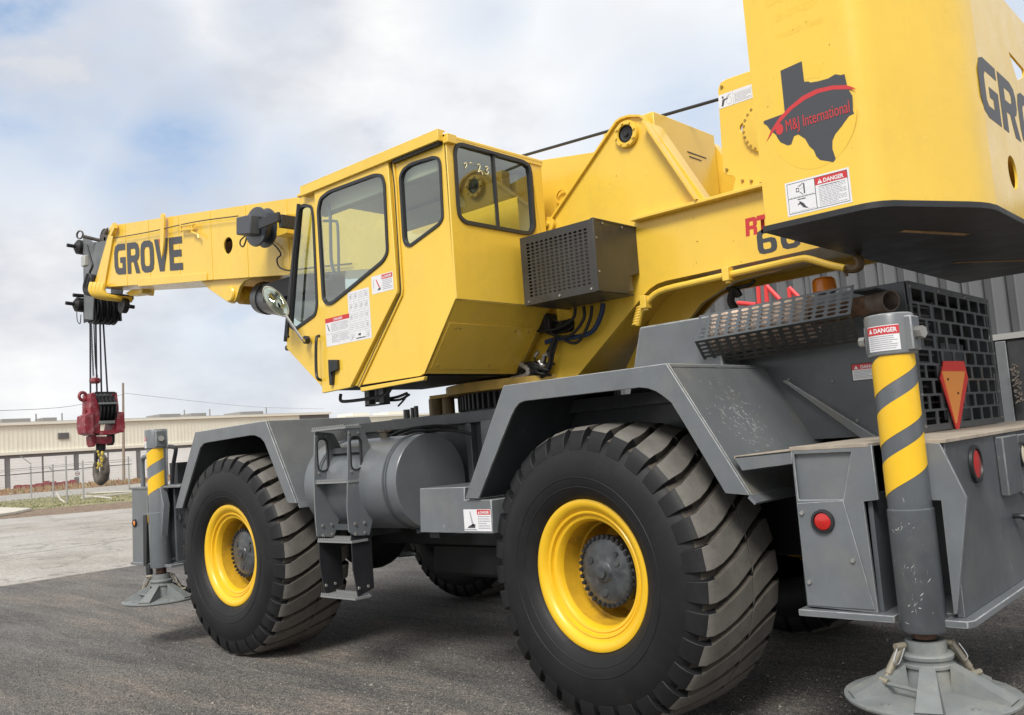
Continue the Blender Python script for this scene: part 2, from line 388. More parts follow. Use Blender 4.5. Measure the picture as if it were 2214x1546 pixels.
class Decal:
    "flat print on a real surface; unit coordinates (0..1, 0..1) over the four corners"
    def __init__(s, O, U, Vv, Nn, mats): s.O, s.U, s.V, s.N = map(V3, (O, U, Vv, Nn)); s.mb = MB(); s.mats = mats
    def at(s, u, v, l=1): return s.O+s.U*u+s.V*v+s.N*(.0004*l)
    def rect(s, u0, v0, u1, v1, m, l=1): s.mb.faces([s.at(u0, v0, l), s.at(u1, v0, l), s.at(u1, v1, l), s.at(u0, v1, l)], [(0, 1, 2, 3)], s.mats.index(m)); return s
    def poly(s, pts, m, l=1, holes=()):
        fl = [p for lp in [pts]+list(holes) for p in lp]
        tr = geometry.tessellate_polygon([[Vector((p[0], p[1], 0)) for p in lp] for lp in [pts]+list(holes)])
        s.mb.faces([s.at(p[0], p[1], l) for p in fl], [tuple(t) for t in tr], s.mats.index(m)); return s
    def text(s, body, u, v, w_, h, m, l=3, bold=.02, shear=0): s.mb.text(body, s.at(u, v, l), s.U, s.V, h, w_, bold=bold, mi=s.mats.index(m), shear=shear); return s
    def lines(s, u0, v0, u1, v1, n, m, l=2, th=.45):
        h = (v1-v0)/n
        for i in range(n):
            v = v1-(i+.5)*h; u = u0
            while u < u1-.01:
                wl = random.uniform(.02, .07); e_ = min(u+wl, u1)
                if i % 4 != 3 or u < (u0+u1)*.55: s.rect(u, v-h*th*.5, e_, v+h*th*.5, m, l)
                u = e_+.012
        return s
    def build(s, name, parent, label=None): return s.mb.build(name, s.mats, parent, label, recalc=False)
G_ = [(.95, 1), (.30, 1), (.09, .92), (0, .72), (0, .28), (.09, .08), (.30, 0), (.95, 0), (.95, .56), (.48, .56), (.48, .38), (.66, .38), (.66, .21), (.37, .21), (.29, .3), (.29, .7), (.37, .79), (.95, .79)]
R_ = ([(0, 0), (0, 1), (.68, 1), (.88, .93), (.96, .78), (.96, .58), (.88, .45), (.76, .4), (.99, 0), (.67, 0), (.49, .37), (.29, .37), (.29, 0)], [(.29, .58), (.29, .8), (.6, .8), (.67, .75), (.67, .63), (.6, .58)])
O_ = ([(.28, 0), (.07, .09), (0, .3), (0, .7), (.07, .91), (.28, 1), (.72, 1), (.93, .91), (1, .7), (1, .3), (.93, .09), (.72, 0)], [(.37, .2), (.63, .2), (.71, .3), (.71, .7), (.63, .8), (.37, .8), (.29, .7), (.29, .3)])
Vt = [(0, 1), (.30, 1), (.5, .34), (.70, 1), (1, 1), (.66, 0), (.34, 0)]
E_ = [(0, 0), (0, 1), (.9, 1), (.9, .79), (.29, .79), (.29, .61), (.84, .61), (.84, .4), (.29, .4), (.29, .21), (.9, .21), (.9, 0)]
def grove(dc, u0, v0, u1, v1, m, red):
    W_ = (u1-u0)/5.15; H_ = v1-v0; q = lambda p, k: [(u0+(a+k*1.055)*W_, v0+b*H_) for a, b in p]
    dc.poly(q(G_, 0), m); dc.poly(q(R_[0], 1), m, holes=[q(R_[1], 1)]); dc.poly(q(O_[0], 2), m, holes=[q(O_[1], 2)])
    dc.poly(q(Vt, 3), m); dc.poly(q([(.34, 1), (.66, 1), (.5, .5)], 3), red); dc.poly(q(E_, 4), m)
def danger(dc, u0, v0, u1, v1, hdr=.26, txt='DANGER', lines=6, under=True):
    dc.rect(u0, v1-(v1-v0)*hdr, u1, v1, DRED, 2)
    hv = (v1-v0)*hdr; w_ = u1-u0
    dc.poly([(u0+w_*.07, v1-hv*.82), (u0+w_*.21, v1-hv*.82), (u0+w_*.14, v1-hv*.2)], WHT, 3)
    dc.text(txt, u0+w_*.25, v1-hv*.78, dc.U.length*w_*.62/dc.U.length, 0, WHT) if False else None
    dc.mb.text(txt, dc.at(u0+w_*.26, v1-hv*.78, 4), dc.U.normalized(), dc.V.normalized(), hv*.55*dc.V.length, w_*.66*dc.U.length, bold=.03, mi=dc.mats.index(WHT))
    dc.lines(u0+w_*.05, v0+(v1-v0)*.05, u1-w_*.05, v1-hv*1.15, lines, GTXT)
DM = [WHT, DRED, DKD, GTXT, FADE, BLK]
def decal_y(tl, tr, bl, y): # print on a plane facing -y
    a, b, c = P(*tl, y=y), P(*tr, y=y), P(*bl, y=y); return Decal(c, Vector((b.x-a.x, 0, 0)), Vector((0, 0, a.z-c.z)), (0, -1, 0), DM)

# ------------------------------------------------------------------ ground and setting
def sheet(name, pts, z, m, thick=0):
    mb = MB(); mb.faces([(x, y, z) for x, y in pts], [tuple(range(len(pts)))]); o = mb.build(name, m, kind='structure', recalc=False)
    if o.data.polygons[0].normal.z < 0: o.data.flip_normals()
    return o
def gmat(name, cols, scales, bump, rough=.9, stretch=(1, 1, 1), bs=40, cracks=False, grit=1.0):
    m = bpy.data.materials.new(name); m.use_nodes = True; t = m.node_tree; b = t.nodes['Principled BSDF']; b.inputs['Roughness'].default_value = rough; b.inputs['Specular IOR Level'].default_value = .3
    g = t.nodes.new('ShaderNodeNewGeometry'); mp = t.nodes.new('ShaderNodeMapping'); mp.inputs['Scale'].default_value = stretch; t.links.new(g.outputs['Position'], mp.inputs[0])
    def nz(s, d=6, r=.62, raw=False):
        n = t.nodes.new('ShaderNodeTexNoise'); n.inputs['Scale'].default_value = s; n.inputs['Detail'].default_value = d; n.inputs['Roughness'].default_value = r
        t.links.new(g.outputs['Position'] if raw else mp.outputs[0], n.inputs['Vector']); return n.outputs[0]
    def rp(s, a, b_, c1, c2):
        r = t.nodes.new('ShaderNodeValToRGB'); r.color_ramp.elements[0].position = a; r.color_ramp.elements[1].position = b_
        r.color_ramp.elements[0].color = (*c1, 1); r.color_ramp.elements[1].color = (*c2, 1); t.links.new(s, r.inputs[0]); return r.outputs[0]
    def mix(f, a, b_, mode='MIX'):
        x = t.nodes.new('ShaderNodeMixRGB'); x.blend_type = mode
        if isinstance(f, float): x.inputs[0].default_value = f
        else: t.links.new(f, x.inputs[0])
        t.links.new(a, x.inputs[1]); t.links.new(b_, x.inputs[2]); return x.outputs[0]
    c = rp(nz(scales[0]), .32, .68, cols[0], cols[1])
    c2 = rp(nz(scales[1]), .35, .7, cols[2], cols[3]); c = mix(rp(nz(scales[2], 6), .46, .60, (0, 0, 0), (1, 1, 1)), c, c2)
    sp = rp(nz(scales[3], 3, .7, True), .38, .66, (.30, .30, .31), (1.85, 1.82, 1.78)); c = mix(.9*grit, c, sp, 'MULTIPLY'); sp2 = rp(nz(scales[3]*.25, 3, .7, True), .35, .68, (.6, .6, .6), (1.35, 1.33, 1.3)); c = mix(.8*grit, c, sp2, 'MULTIPLY')
    if cracks:
        vo = t.nodes.new('ShaderNodeTexNoise'); vo.inputs['Scale'].default_value = .33; vo.inputs['Detail'].default_value = 7; t.links.new(g.outputs['Position'], vo.inputs['Vector'])
        ab = t.nodes.new('ShaderNodeMath'); ab.operation = 'SUBTRACT'; ab.inputs[1].default_value = .5; t.links.new(vo.outputs[0], ab.inputs[0])
        a2 = t.nodes.new('ShaderNodeMath'); a2.operation = 'ABSOLUTE'; t.links.new(ab.outputs[0], a2.inputs[0])
        c = mix(rp(a2.outputs[0], .001, .009, (.8, .8, .8), (0, 0, 0)), c, rp(nz(1), 0, 1, (.16, .15, .13), (.2, .19, .17)))
    t.links.new(c, b.inputs['Base Color'])
    bp = t.nodes.new('ShaderNodeBump'); bp.inputs['Strength'].default_value = bump; bp.inputs['Distance'].default_value = .03
    s_ = t.nodes.new('ShaderNodeMath'); s_.operation = 'ADD'; t.links.new(nz(bs, 4, .7, True), s_.inputs[0]); t.links.new(nz(6, 5, .6), s_.inputs[1])
    t.links.new(s_.outputs[0], bp.inputs['Height']); t.links.new(bp.outputs[0], b.inputs['Normal']); return m
ASP = gmat('dark_asphalt', ((.10, .099, .098), (.215, .21, .203), (.165, .158, .149), (.29, .255, .222)), (2.2, 5, .6, 95), 1.0, stretch=(.30, 1.5, 1), bs=42)
CON = gmat('pale_concrete_lot', ((.34, .325, .30), (.43, .41, .38), (.27, .25, .225), (.38, .355, .32)), (.7, 1.2, .22, 34), .3, stretch=(.5, 1, 1), bs=20, cracks=True, grit=.35)
DRT = gmat('dirt_strip', ((.17, .12, .085), (.27, .20, .15), (.30, .25, .19), (.13, .10, .07)), (1.5, 3, .5, 14), .6)
GRS = gmat('short_grass', ((.20, .205, .10), (.29, .275, .16), (.34, .30, .20), (.24, .235, .12)), (.6, 2, .25, 9), .8)
BRN = gmat('dry_grass_bank', ((.22, .14, .085), (.30, .20, .12), (.26, .19, .12), (.17, .12, .075)), (.4, 1.2, .2, 6), .8)
ROAD = gmat('far_road', ((.33, .32, .30), (.40, .385, .36), (.36, .34, .32), (.30, .29, .27)), (.3, .8, .1, 8), .2)
sheet('ground', [(-900, -700), (700, -700), (700, 900), (-900, 900)], -.02, ROAD)
sheet('concrete_lot', [(-60, -400), (-11.55, -400), (-11.55, 300), (-60, 300)], -.012, CON)
def bandpts(a, b, c, d): return [tuple(P(*q, z=0).xy) for q in (a, b, c, d)]
# strips of ground behind the lot, each running along the same line as the warehouse
sheet('dirt', [(-90, -120), (-52, -14.0), (-36.3, 8.9), (-33.4, 12.9), (-22, 29.5), (-22, 60), (-90, 60)], -.008, DRT)
sheet('grass', [(-120, -120), (-66, -10), (-44.5, 11.2), (-41.6, 15.4), (-30, 34), (-30, 120), (-120, 120)], -.004, GRS)
sheet('road', [(-104, -300), (-67, 2), (-67, 21), (-60, 60), (-60, 200), (-104, 300)], .0, ROAD)
sheet('dry_grass', [(-141, -300), (-92, -300), (-92, 300), (-141, 300)], .006, BRN)
lot = MB(); lot.xy([(-19.5, -300), (-11.5, -300), (-11.5, 300), (-19.5, 300)][:0] or [(-11.62, -60), (-11.5, -60), (-11.5, 60), (-11.62, 60)], -.02, .006)
lot.build('lot_edge', CON, kind='structure')
for x in (-17.2, -23.5, -30.0):
    jt = MB(); jt.faces([(x-.03, -60, -.0105), (x+.03, -60, -.0105), (x+.03, 60, -.0105), (x-.03, 60, -.0105)], [(0, 1, 2, 3)]); jt.build('lot_joint', mat('joint_tar', (.10, .095, .09), .9), kind='structure', recalc=False)
sheet('asphalt', [(-11.5, -400), (400, -400), (400, 300), (-11.5, 300)], -.002, ASP)
sl_ = MB(); sl_.xy([(-62, -3), (-40.5, 3), (-38.2, 9.0), (-39.6, 10.6), (-42.2, 12.2), (-49, 13.0), (-66, 12)], -.004, .12)
sl_.build('concrete_slab', mat('bleached_concrete', (.52, .49, .42), .85, var=.12, bump=.1), kind='structure', bevel=.02)
# loose stones and grit on the asphalt
gm = MB()
for i in range(8000):
    px, py = random.uniform(-100, 2300), 1170+380*random.random()**.8
    if py < 1265-.13*px+40: continue
    p = P(px, py, z=0); r = random.uniform(.0035, .009)*(1 if random.random() < .93 else 1.7)
    a = random.random()*6
    vs = [(p.x+math.cos(a+k*2.09)*r*random.uniform(.7, 1.3), p.y+math.sin(a+k*2.09)*r*random.uniform(.7, 1.3), .000) for k in range(3)]+[(p.x, p.y, r*.9)]
    gm.mi = 0 if random.random() < .75 else 1
    gm.faces(vs, [(0, 1, 3), (1, 2, 3), (2, 0, 3)])
g_o = gm.build('gravel', [mat('dark_grit', (.11, .105, .10), .9), mat('pale_grit', (.27, .25, .22), .9)]); tag(g_o, 'scattered grit and small stones on the dark asphalt', 'gravel', kind='stuff')
# grass tufts
tf = MB()
for i in range(2600):
    px, py = random.uniform(-40, 420), random.uniform(1066, 1101)
    p = P(px, py, z=0); h = random.uniform(.03, .10); a = random.random()*6.3; dx, dy = math.cos(a)*.05, math.sin(a)*.05
    tf.mi = random.choice((0, 0, 1, 2)); lean = random.uniform(-.08, .08)
    if p.x < -43 and p.x > -68: tf.faces([(p.x-dx, p.y-dy, -.004), (p.x+dx, p.y+dy, -.004), (p.x+lean, p.y+lean, h)], [(0, 1, 2)])
for i in range(4200):
    x = random.uniform(-128, -93); y = random.uniform(15, 95); h = random.uniform(.15, .55); tf.mi = random.choice((2, 3, 3)); a = random.random()*6.3; dx, dy = math.cos(a)*.14, math.sin(a)*.14
    tf.faces([(x-dx, y-dy, 0), (x+dx, y+dy, 0), (x+random.uniform(-.1, .1), y+random.uniform(-.1, .1), h)], [(0, 1, 2)])
tag(tf.build('grass_blades', [mat('grass_green', (.19, .21, .09), .8), mat('grass_olive', (.27, .26, .13), .8), mat('grass_straw', (.34, .28, .15), .85), mat('grass_rust', (.30, .17, .09), .85)], recalc=False),
    'green and straw-coloured grass on the verge by the fence', 'grass', kind='stuff')

# ---- warehouse far behind
WX = -141.0
wh = empty('warehouse', (WX, 60, 0), None, 'long cream metal warehouse with grey lower wall and white roll-up doors', 'warehouse')
WCR = mat('cream_cladding', (.74, .71, .60), .6, var=.05, vscale=.3); WGR = mat('warehouse_grey', (.17, .165, .17), .7, var=.08, vscale=.5); WDR = mat('roller_door_white', (.80, .80, .79), .6, var=.05, vscale=.6)
WTR = mat('pale_trim', (.72, .69, .6), .6); WRF = mat('grey_roof', (.30, .29, .27), .8, var=.1, vscale=.2)
def panel_w(y0, y1, z0, z1, x, n):
    "ribbed cladding between y0 and y1"
    mb = MB(); k = (y1-y0)/n; pl = []
    for i in range(n):
        a = y0+i*k; pl += [(a, 0), (a+k*.62, 0), (a+k*.72, .018), (a+k*.9, .018)]
    pl.append((y1, 0)); m_ = len(pl)
    mb.faces([(x+d, y, z0) for y, d in pl]+[(x+d, y, z1) for y, d in pl], [(i, i+1, m_+i+1, m_+i) for i in range(m_-1)]); return mb
p0 = panel_w(20, 32.5, 5.4, 9.45, WX+.02, 20).build('wall_panel', WCR, wh, recalc=False)
yy = 32.5
for y in (7.5, 20, 32.5, 45, 57.5, 70, 82.5, -5): 
    if y == 20: continue
    copy_part(p0, wh, WLOC[p0]+Vector((0, y-20 if y > 20 else y-20, 0)))
mb = MB(); mb.box((WX-40, -5, 0), (WX-.15, 102, 9.4)); mb.build('wall', WGR, wh)
mb = MB(); mb.xz([(WX+.25, 9.45), (WX+.25, 9.75), (WX-18, 10.9), (WX-40, 9.6), (WX-40, 9.4)], -5.5, 102.3); mb.build('roof', [WRF], wh)
mb = MB(); mb.box((WX+.1, -5, 9.35), (WX+.4, 102.2, 9.72)); mb.build('gutter', WTR, wh)
mb = MB(); mb.box((WX-.1, -5, 5.0), (WX+.35, 102, 5.42)); mb.build('canopy', WTR, wh)
mb = MB(); mb.box((WX-.1, -5, 0), (WX+.05, 102, 5.0)); mb.build('lower_wall', WGR, wh)
first = None
yd = 45.0
for k in range(-4, 11):
    y0 = 44.5+4.9*k+(.0 if k % 2 == 0 else -.25)
    if first is None:
        mb = MB()
        mb.box((WX+.051, y0, 0), (WX+.061, y0+4.35, 4.5))
        for j in range(11): mb.box((WX+.06, y0, .02+j*.41), (WX+.14+(.008 if j % 2 else 0), y0+4.35, .40+j*.41))
        first = mb.build('door', WDR, wh)
    else: copy_part(first, wh, Vector((WLOC[first].x, y0+2.175, WLOC[first].z)))
mb = MB(); mb.yz([(51.3, 7.0), (52.9, 7.0), (52.9, 7.95), (51.3, 7.95)], WX+.08, WX+.18)
for j in range(7): mb.box((WX+.18, 51.35, 7.03+j*.13), (WX+.24, 52.85, 7.10+j*.13))
mb.build('vent', WGR, wh)
for y, l in ((46.5, 4.2), (52.5, 2.2), (72, 4.0), (78, 3), (88, 5)):
    mb = MB(); mb.box((WX-10-l, y, 10.2), (WX-9, y+l, 10.9)); mb.cyl((WX-9.5, y+l+1, 10.2), (WX-9.5, y+l+1, 11.6), .12, n=8); mb.build('roof_unit', WRF, wh)
w2 = empty('storage_building', (-170, 150, 0), None, 'pale cream storage building further off, past the right end of the long warehouse', 'building')
mb = MB(); mb.box((-200, 124, 0), (-165, 190, 9.6)); mb.build('wall', WCR, w2); mb = MB(); mb.box((-200.5, 123.6, 9.6), (-164.4, 190.5, 10.0)); mb.build('roof', WTR, w2)
for y in (130, 141): mb = MB(); mb.box((-176, y, 10), (-170, y+5, 11)); mb.build('roof_unit', WTR, w2)
# utility pole and wires
up = empty('utility_pole', (-110, 47.2, 0), None, 'bare wooden utility pole standing in front of the warehouse', 'pole')
mb = MB(); mb.cyl((-110, 47.2, 0), (-110, 47.55, 12.6), .19, .13, 12); mb.build('pole_shaft', mat('pole_wood', (.26, .215, .17), .9, var=.2, vscale=3), up)
mb = MB(); 
for a, b in ((P(268, 852, x=-110), P(-60, 890, x=-70)), (P(268, 850, x=-110), P(700, 884, x=-160))):
    m_ = (a+b)/2; m_.z -= .6; mb.tube([a, m_, b], .02, 5, 8)
mb.build('overhead_wire', HOSE, up)
# fence
fn = empty('chain_link_fence', (-55, 15, 0), None, 'chain link fence with barbed wire arms on the grass verge', 'fence')
GALV = mat('galvanised_steel', (.36, .36, .35), .5, metal=.4)
posts = [((-62, 8.5), 2.2), ((-55.6, 13.55), 2.45), (P(145, 1085, z=0).xy, 2.6), (P(181, 1080, z=0).xy, 2.3), (P(280, 1062, z=0).xy, 2.5), (P(68, 1077, z=0).xy, 2.4), (P(116, 1078, z=0).xy, 2.3)]
for (x, y), h in posts: mb = MB(); mb.cyl((x, y, 0), (x, y, h), .055, n=8); mb.build('post', GALV, fn)
for a, b in (((68, 1004), (44, 986)), ((116, 1020), (106, 1010))):
    p = P(*a, z=2.2); mb = MB(); q = P(*a, x=P(68 if a[0] == 68 else 116, 1077, z=0).x); r_ = P(*b, x=q.x); mb.cyl(q, r_, .035, n=6); mb.build('barb_arm', GALV, fn)
xr = -56.0
mb = MB()
for a, b in (((-60, 1034), (285, 1003)), ((-60, 1022), (285, 992)), ((-60, 1026), (285, 996))):
    mb.cyl(P(*a, x=xr), P(*b, x=xr), .03 if a[1] == 1034 else .012, n=5)
mb.build('rail', mat('weathered_rail', (.12, .12, .12), .6), fn)
ml = bpy.data.materials.new('chain_link_mesh'); ml.use_nodes = True; ml.node_tree.nodes['Principled BSDF'].inputs['Alpha'].default_value = .13; ml.node_tree.nodes['Principled BSDF'].inputs['Base Color'].default_value = (.35, .35, .34, 1)
a, b = P(-60, 1034, x=xr), P(285, 1003, x=xr)
mb = MB(); mb.faces([(xr, a.y, 0), (xr, b.y, 0), (xr, b.y, b.z), (xr, a.y, a.z)], [(0, 1, 2, 3)]); mb.build('wire_mesh', ml, fn, recalc=False)
sg = empty('warning_sign', P(167, 1062, x=-58), None, 'small white and red notice hanging on the fence', 'sign')
q = P(167, 1024, x=-57.9)
mb = MB(); mb.box((q.x, q.y-.2, q.z-.22), (q.x+.02, q.y+.2, q.z+.22)); mb.build('board', WHT, sg)
mb = MB(); mb.lathe([(.11, 0), (.14, 0)], (q.x+.03, q.y, q.z), (1, 0, 0), 20); mb.box((q.x+.025, q.y-.1, q.z-.02), (q.x+.03, q.y+.1, q.z+.02)); mb.build('symbol', REDP, sg)
for a, b, n_ in (((123, 1074), (140, 1086), 'white bent pipe lying in the grass by the fence post'), ((176, 1077), (284, 1066), 'pale board lying lowest in the pile on the grass'), ((180, 1072), (240, 1077), 'grey board crossing the pile of boards on the grass'), ((205, 1066), (290, 1062), 'long weathered board at the back of the pile on the grass')):
    p, q = P(*a, z=.05), P(*b, z=.05); mb = MB()
    if 'pipe' in n_: mb.tube([p+Vector((0, 0, .25)), (p+q)/2, q], .06, 8)
    else: mb.cyl(p, q, .09, .07, n=5)
    tag(mb.build('pipe' if 'pipe' in n_ else 'board', mat('pale_lumber', (.5, .47, .42), .8)), n_, 'pipe' if 'pipe' in n_ else 'board', None if 'pipe' in n_ else 'boards lying in the grass by the fence')
a = P(22, 1052, x=-139); 
mb = MB(); mb.box((-136, a.y-.6, 0), (-135.2, a.y+7.9, .45))
for i in range(9): mb.box((-136+random.random()*.5, a.y-.6+i*.95, 0), (-135, a.y+.1+i*.95, random.uniform(.5, 1.1)))
tag(mb.build('red_equipment', mat('faded_red', (.28, .06, .07), .7)), 'row of dark red equipment in front of the leftmost white door', 'equipment')

# ---- grey metal shop wall behind the crane
shop = empty('metal_shop', (3, 8, 0), None, 'grey ribbed metal shop building behind the engine end of the crane', 'building')
SHW = mat('shop_cladding', (.125, .13, .137), .55, var=.07, vscale=1.2, bump=.03, streak=.15)
def shop_panel(x0, w_, n, z0, z1, y=8.0):
    mb = MB(); k = w_/n; pl = []
    for i in range(n):
        a_ = x0+i*k; pl += [(a_, 0), (a_+k*.30, 0), (a_+k*.31, -.02), (a_+k*.42, -.02), (a_+k*.43, 0), (a_+k*.80, 0), (a_+k*.85, .10), (a_+k*.96, .10)]
    pl.append((x0+w_, 0)); m_ = len(pl)
    mb.faces([(x, y+d, z0) for x, d in pl]+[(x, y+d, z1) for x, d in pl], [(i, i+1, m_+i+1, m_+i) for i in range(m_-1)]); return mb
sp = shop_panel(-6.07, .99, 4, 2.32, 3.72).build('wall_panel', SHW, shop, recalc=False)
for i in range(1, 17): copy_part(sp, shop, WLOC[sp]+Vector((.99*i, 0, 0)))
sp2 = shop_panel(-6.07, .99, 4, 0, 2.32).build('wall_panel', SHW, shop, recalc=False)
for i in list(range(1, 6))+[9, 10, 11, 12, 13, 14, 15, 16]: copy_part(sp2, shop, WLOC[sp2]+Vector((.99*i, 0, 0)))
mb = MB(); mb.box((-6.07, 8.12, 0), (10.8, 16, 3.6)); mb.build('wall_core', SHW, shop)
mb = MB(); mb.box((-6.2, 7.85, 3.72), (11, 16.2, 3.86)); mb.build('roof_trim', SHW, shop)
mb = MB(); mb.box((-.12, 7.9, 2.30), (2.9, 7.98, 2.37)); mb.build('door_header', mat('dull_trim', (.30, .30, .29), .6), shop)
sd = MB(); sd.box((.30, 7.93, 0), (2.8, 8.0, 2.28)); sd.build('door', mat('charcoal_door', (.03, .031, .034), .5, var=.2), shop, bevel=.004)
sd = MB(); sd.box((.18, 7.9, 0), (.29, 8.0, 2.28)); sd.build('door_frame', GRY, shop, bevel=.004)
cc = MB()
for i in range(26):
    p = P(2192+6*math.sin(i*1.7)+i*.5, 790+i*3.2, y=7.8); cc.lathe([(.018+.008*math.cos(t*1.05), .008*math.sin(t*1.05)) for t in range(7)], p, (math.sin(i*1.3), .4, math.cos(i*.9)), 10)
tag(cc.build('hanging_chain', HOOKM), 'steel chain hanging in front of the dark shop door', 'chain')
rf = empty('steel_stand', (-2.6, 6.2, 0), None, 'red tubular steel stand between the crane and the grey shop wall', 'stand')
for a, b in (((1638, 600), (1642, 668)), ((1656, 620), (1659, 664)), ((1644, 604), (1686, 648)), ((1595, 655), (1635, 659)), ((1577, 655), (1588, 672)), ((1706, 622), (1708, 645)), ((1706, 622), (1729, 645))):
    y = 6.2 if a[0] < 1700 else 6.6
    mb = MB(); mb.cyl(P(*a, y=y), P(*b, y=y), .028, n=10); mb.build('tube', REDF, rf)
for x, y, z in ((P(1642, 668, y=6.2).x, 6.2, P(1642, 668, y=6.2).z), (P(1588, 672, y=6.2).x, 6.2, P(1588, 672, y=6.2).z), (P(1708, 645, y=6.6).x, 6.6, P(1708, 645, y=6.6).z)):
    mb = MB(); mb.cyl((x, y, 0), (x, y, z), .028, n=10); mb.build('leg', REDF, rf)

# ================================================================== THE CRANE
YC = 1.45
crane = empty('mobile_crane', (-1.83, YC, 0), None, 'yellow and grey rough terrain crane with its boom pointing left', 'mobile crane')
# ---- wheels
def wheel_mesh():
    "tyre, rim, hub around the origin; axis +y pointing inboard; returns builders"
    R = .805
    prof = [(.40, .03), (.405, -.005), (.43, -.035), (.50, -.062), (.60, -.066), (.655, -.05), (.665, -.045), (.70, -.03), (.735, .0), (.752, .04), (.76, .15), (.765, .29), (.76, .43), (.752, .54), (.735, .58), (.70, .61), (.60, .645), (.50, .64), (.43, .61), (.405, .58), (.40, .55)]
    mis = [0]*8+[2]*6+[0]*6
    ty = MB(); ty.lathe(prof, (0, 0, 0), (0, 1, 0), 120, mis=mis, u=(1, 0, 0))
    for rr in (.468, .52): ty.lathe([(rr, -.05), (rr+.004, -.066 if rr > .5 else -.054), (rr+.010, -.066 if rr > .5 else -.054), (rr+.014, -.05)], (0, 0, 0), (0, 1, 0), 96, u=(1, 0, 0))
    NL = 31
    path = [(.672, -.043), (.708, -.040), (.745, -.028), (.778, -.006), (.796, .03), (.802, .10), (.806, .18), (.808, .25), (.808, .315)]
    base = [(.655, -.03), (.69, -.005), (.72, .02), (.745, .045), (.752, .07), (.757, .10), (.762, .18), (.764, .25), (.764, .315)]
    for side in (0, 1):
        for k in range(NL):
            th0 = 2*PI*(k+(.5 if side else 0))/NL; vs = []; jit = random.uniform(-.004, .004)
            L_ = len(path)
            for j, (rr, y) in enumerate(path):
                t = max(0, y)/.315; sh = .17*t**1.35*(1 if not side else -1); wd = .070+jit if y < .05 else .077+jit
                if side and j >= L_-1: y -= .052
                if j >= L_-2 and not side: wd *= .96
                b_r, b_y = base[j]
                b_y = min(b_y, y) if j >= L_-1 else b_y
                yy_ = y if not side else .58-y; by = b_y if not side else .58-b_y
                for (r2, yq, wq) in ((b_r, by, wd+.012), (rr, yy_, wd), (rr, yy_, -wd), (b_r, by, -wd-.012)):
                    a_ = th0+sh+wq; vs.append((math.cos(a_)*r2, yq, math.sin(a_)*r2))
            fs = []; 
            for j in range(L_-1):
                o = j*4; fs += [(o, o+1, o+5, o+4), (o+1, o+2, o+6, o+5), (o+2, o+3, o+7, o+6)]
            fs += [(0, 3, 2, 1), (L_*4-4, L_*4-3, L_*4-2, L_*4-1)]
            fc = ty.faces(vs, fs)
            for q, f_ in enumerate(fc):
                j = q//3
                if q < (L_-1)*3: f_.material_index = (1 if (q % 3 == 1 and j >= 3) else (0 if j < 4 else 2))
                else: f_.material_index = 0
    rm = MB(); rm.lathe([(.395, .05), (.407, .03), (.410, .004), (.405, -.010), (.392, -.014), (.372, -.010), (.352, .004), (.347, .016), (.340, .018), (.334, .012), (.326, .014), (.321, .034), (.314, .036), (.308, .030), (.296, .034), (.286, .048), (.280, .075)], (0, 0, 0), (0, 1, 0), 96, u=(1, 0, 0))
    rm.mi = 1; rm.lathe([(.280, .075), (.276, .13), (.272, .19), (.262, .20), (.262, .27), (.272, .28), (.272, .37), (.255, .385), (.14, .385)], (0, 0, 0), (0, 1, 0), 96, u=(1, 0, 0))
    for k in range(3):
        a_ = .9+k*2.09; rm.cyl((.25*math.cos(a_), .378, .25*math.sin(a_)), (.25*math.cos(a_), .36, .25*math.sin(a_)), .014, n=8)
    hb = MB(); hb.lathe([(.001, .080), (.030, .078), (.032, .090), (.055, .095), (.060, .102), (.140, .108), (.168, .116), (.180, .126), (.196, .130), (.198, .155), (.182, .16), (.178, .385)], (0, 0, 0), (0, 1, 0), 64, u=(1, 0, 0))
    for k in range(3):
        a_ = .5+k*2.1; c = (.112*math.cos(a_), .106, .112*math.sin(a_)); hb.cyl(c, (c[0], .098, c[2]), .022, .020, n=16)
    hb.cyl((.10, .095, .10), (.10, .108, .10), .012, n=12)
    nb = MB()
    for k in range(32):
        a_ = 2*PI*k/32; c = (.188*math.cos(a_), .130, .188*math.sin(a_)); nb.cyl(c, (c[0], .112, c[2]), .0125, .011, n=6)
    return ty, rm, hb, nb
ty, rm, hb, nb = wheel_mesh()
wheel = empty('wheel', (0, 0, .80), crane)
wheel.location = Vector((0, 0, .80))-WLOC[crane]
def local(mbx, name, mats):
    o = mbx.build(name, mats, None, loc=(0, 0, 0), bevel=.007 if name == 'tyre' else 0); o.parent = wheel; o.location = (0, 0, 0); return o
wparts = [local(ty, 'tyre', [RUB, TRD, GROOV]), local(rm, 'rim', [YRIM, YINN]), local(hb, 'hub', HUBM), local(nb, 'wheel_nuts', BLK)]
wparts[3]['kind'] = 'stuff'
wheel.rotation_euler = (0, 0, -.1134)
wparts[0].rotation_euler = (0, .05, 0)
def wheel_copy(loc, rz, spin):
    r = wheel.copy(); sc.collection.objects.link(r); r.parent = crane; r.location = Vector(loc)-WLOC[crane]; r.rotation_euler = (0, 0, rz)
    for c in wparts:
        d = c.copy(); sc.collection.objects.link(d); d.parent = r; d.rotation_euler = (0, spin, 0)
    return r
wheel_copy((-3.66, 0, .80), 0, .13); wheel_copy((0, 2.9, .80), PI-.1134, .4); wheel_copy((-3.66, 3.12, .80), PI, .7)

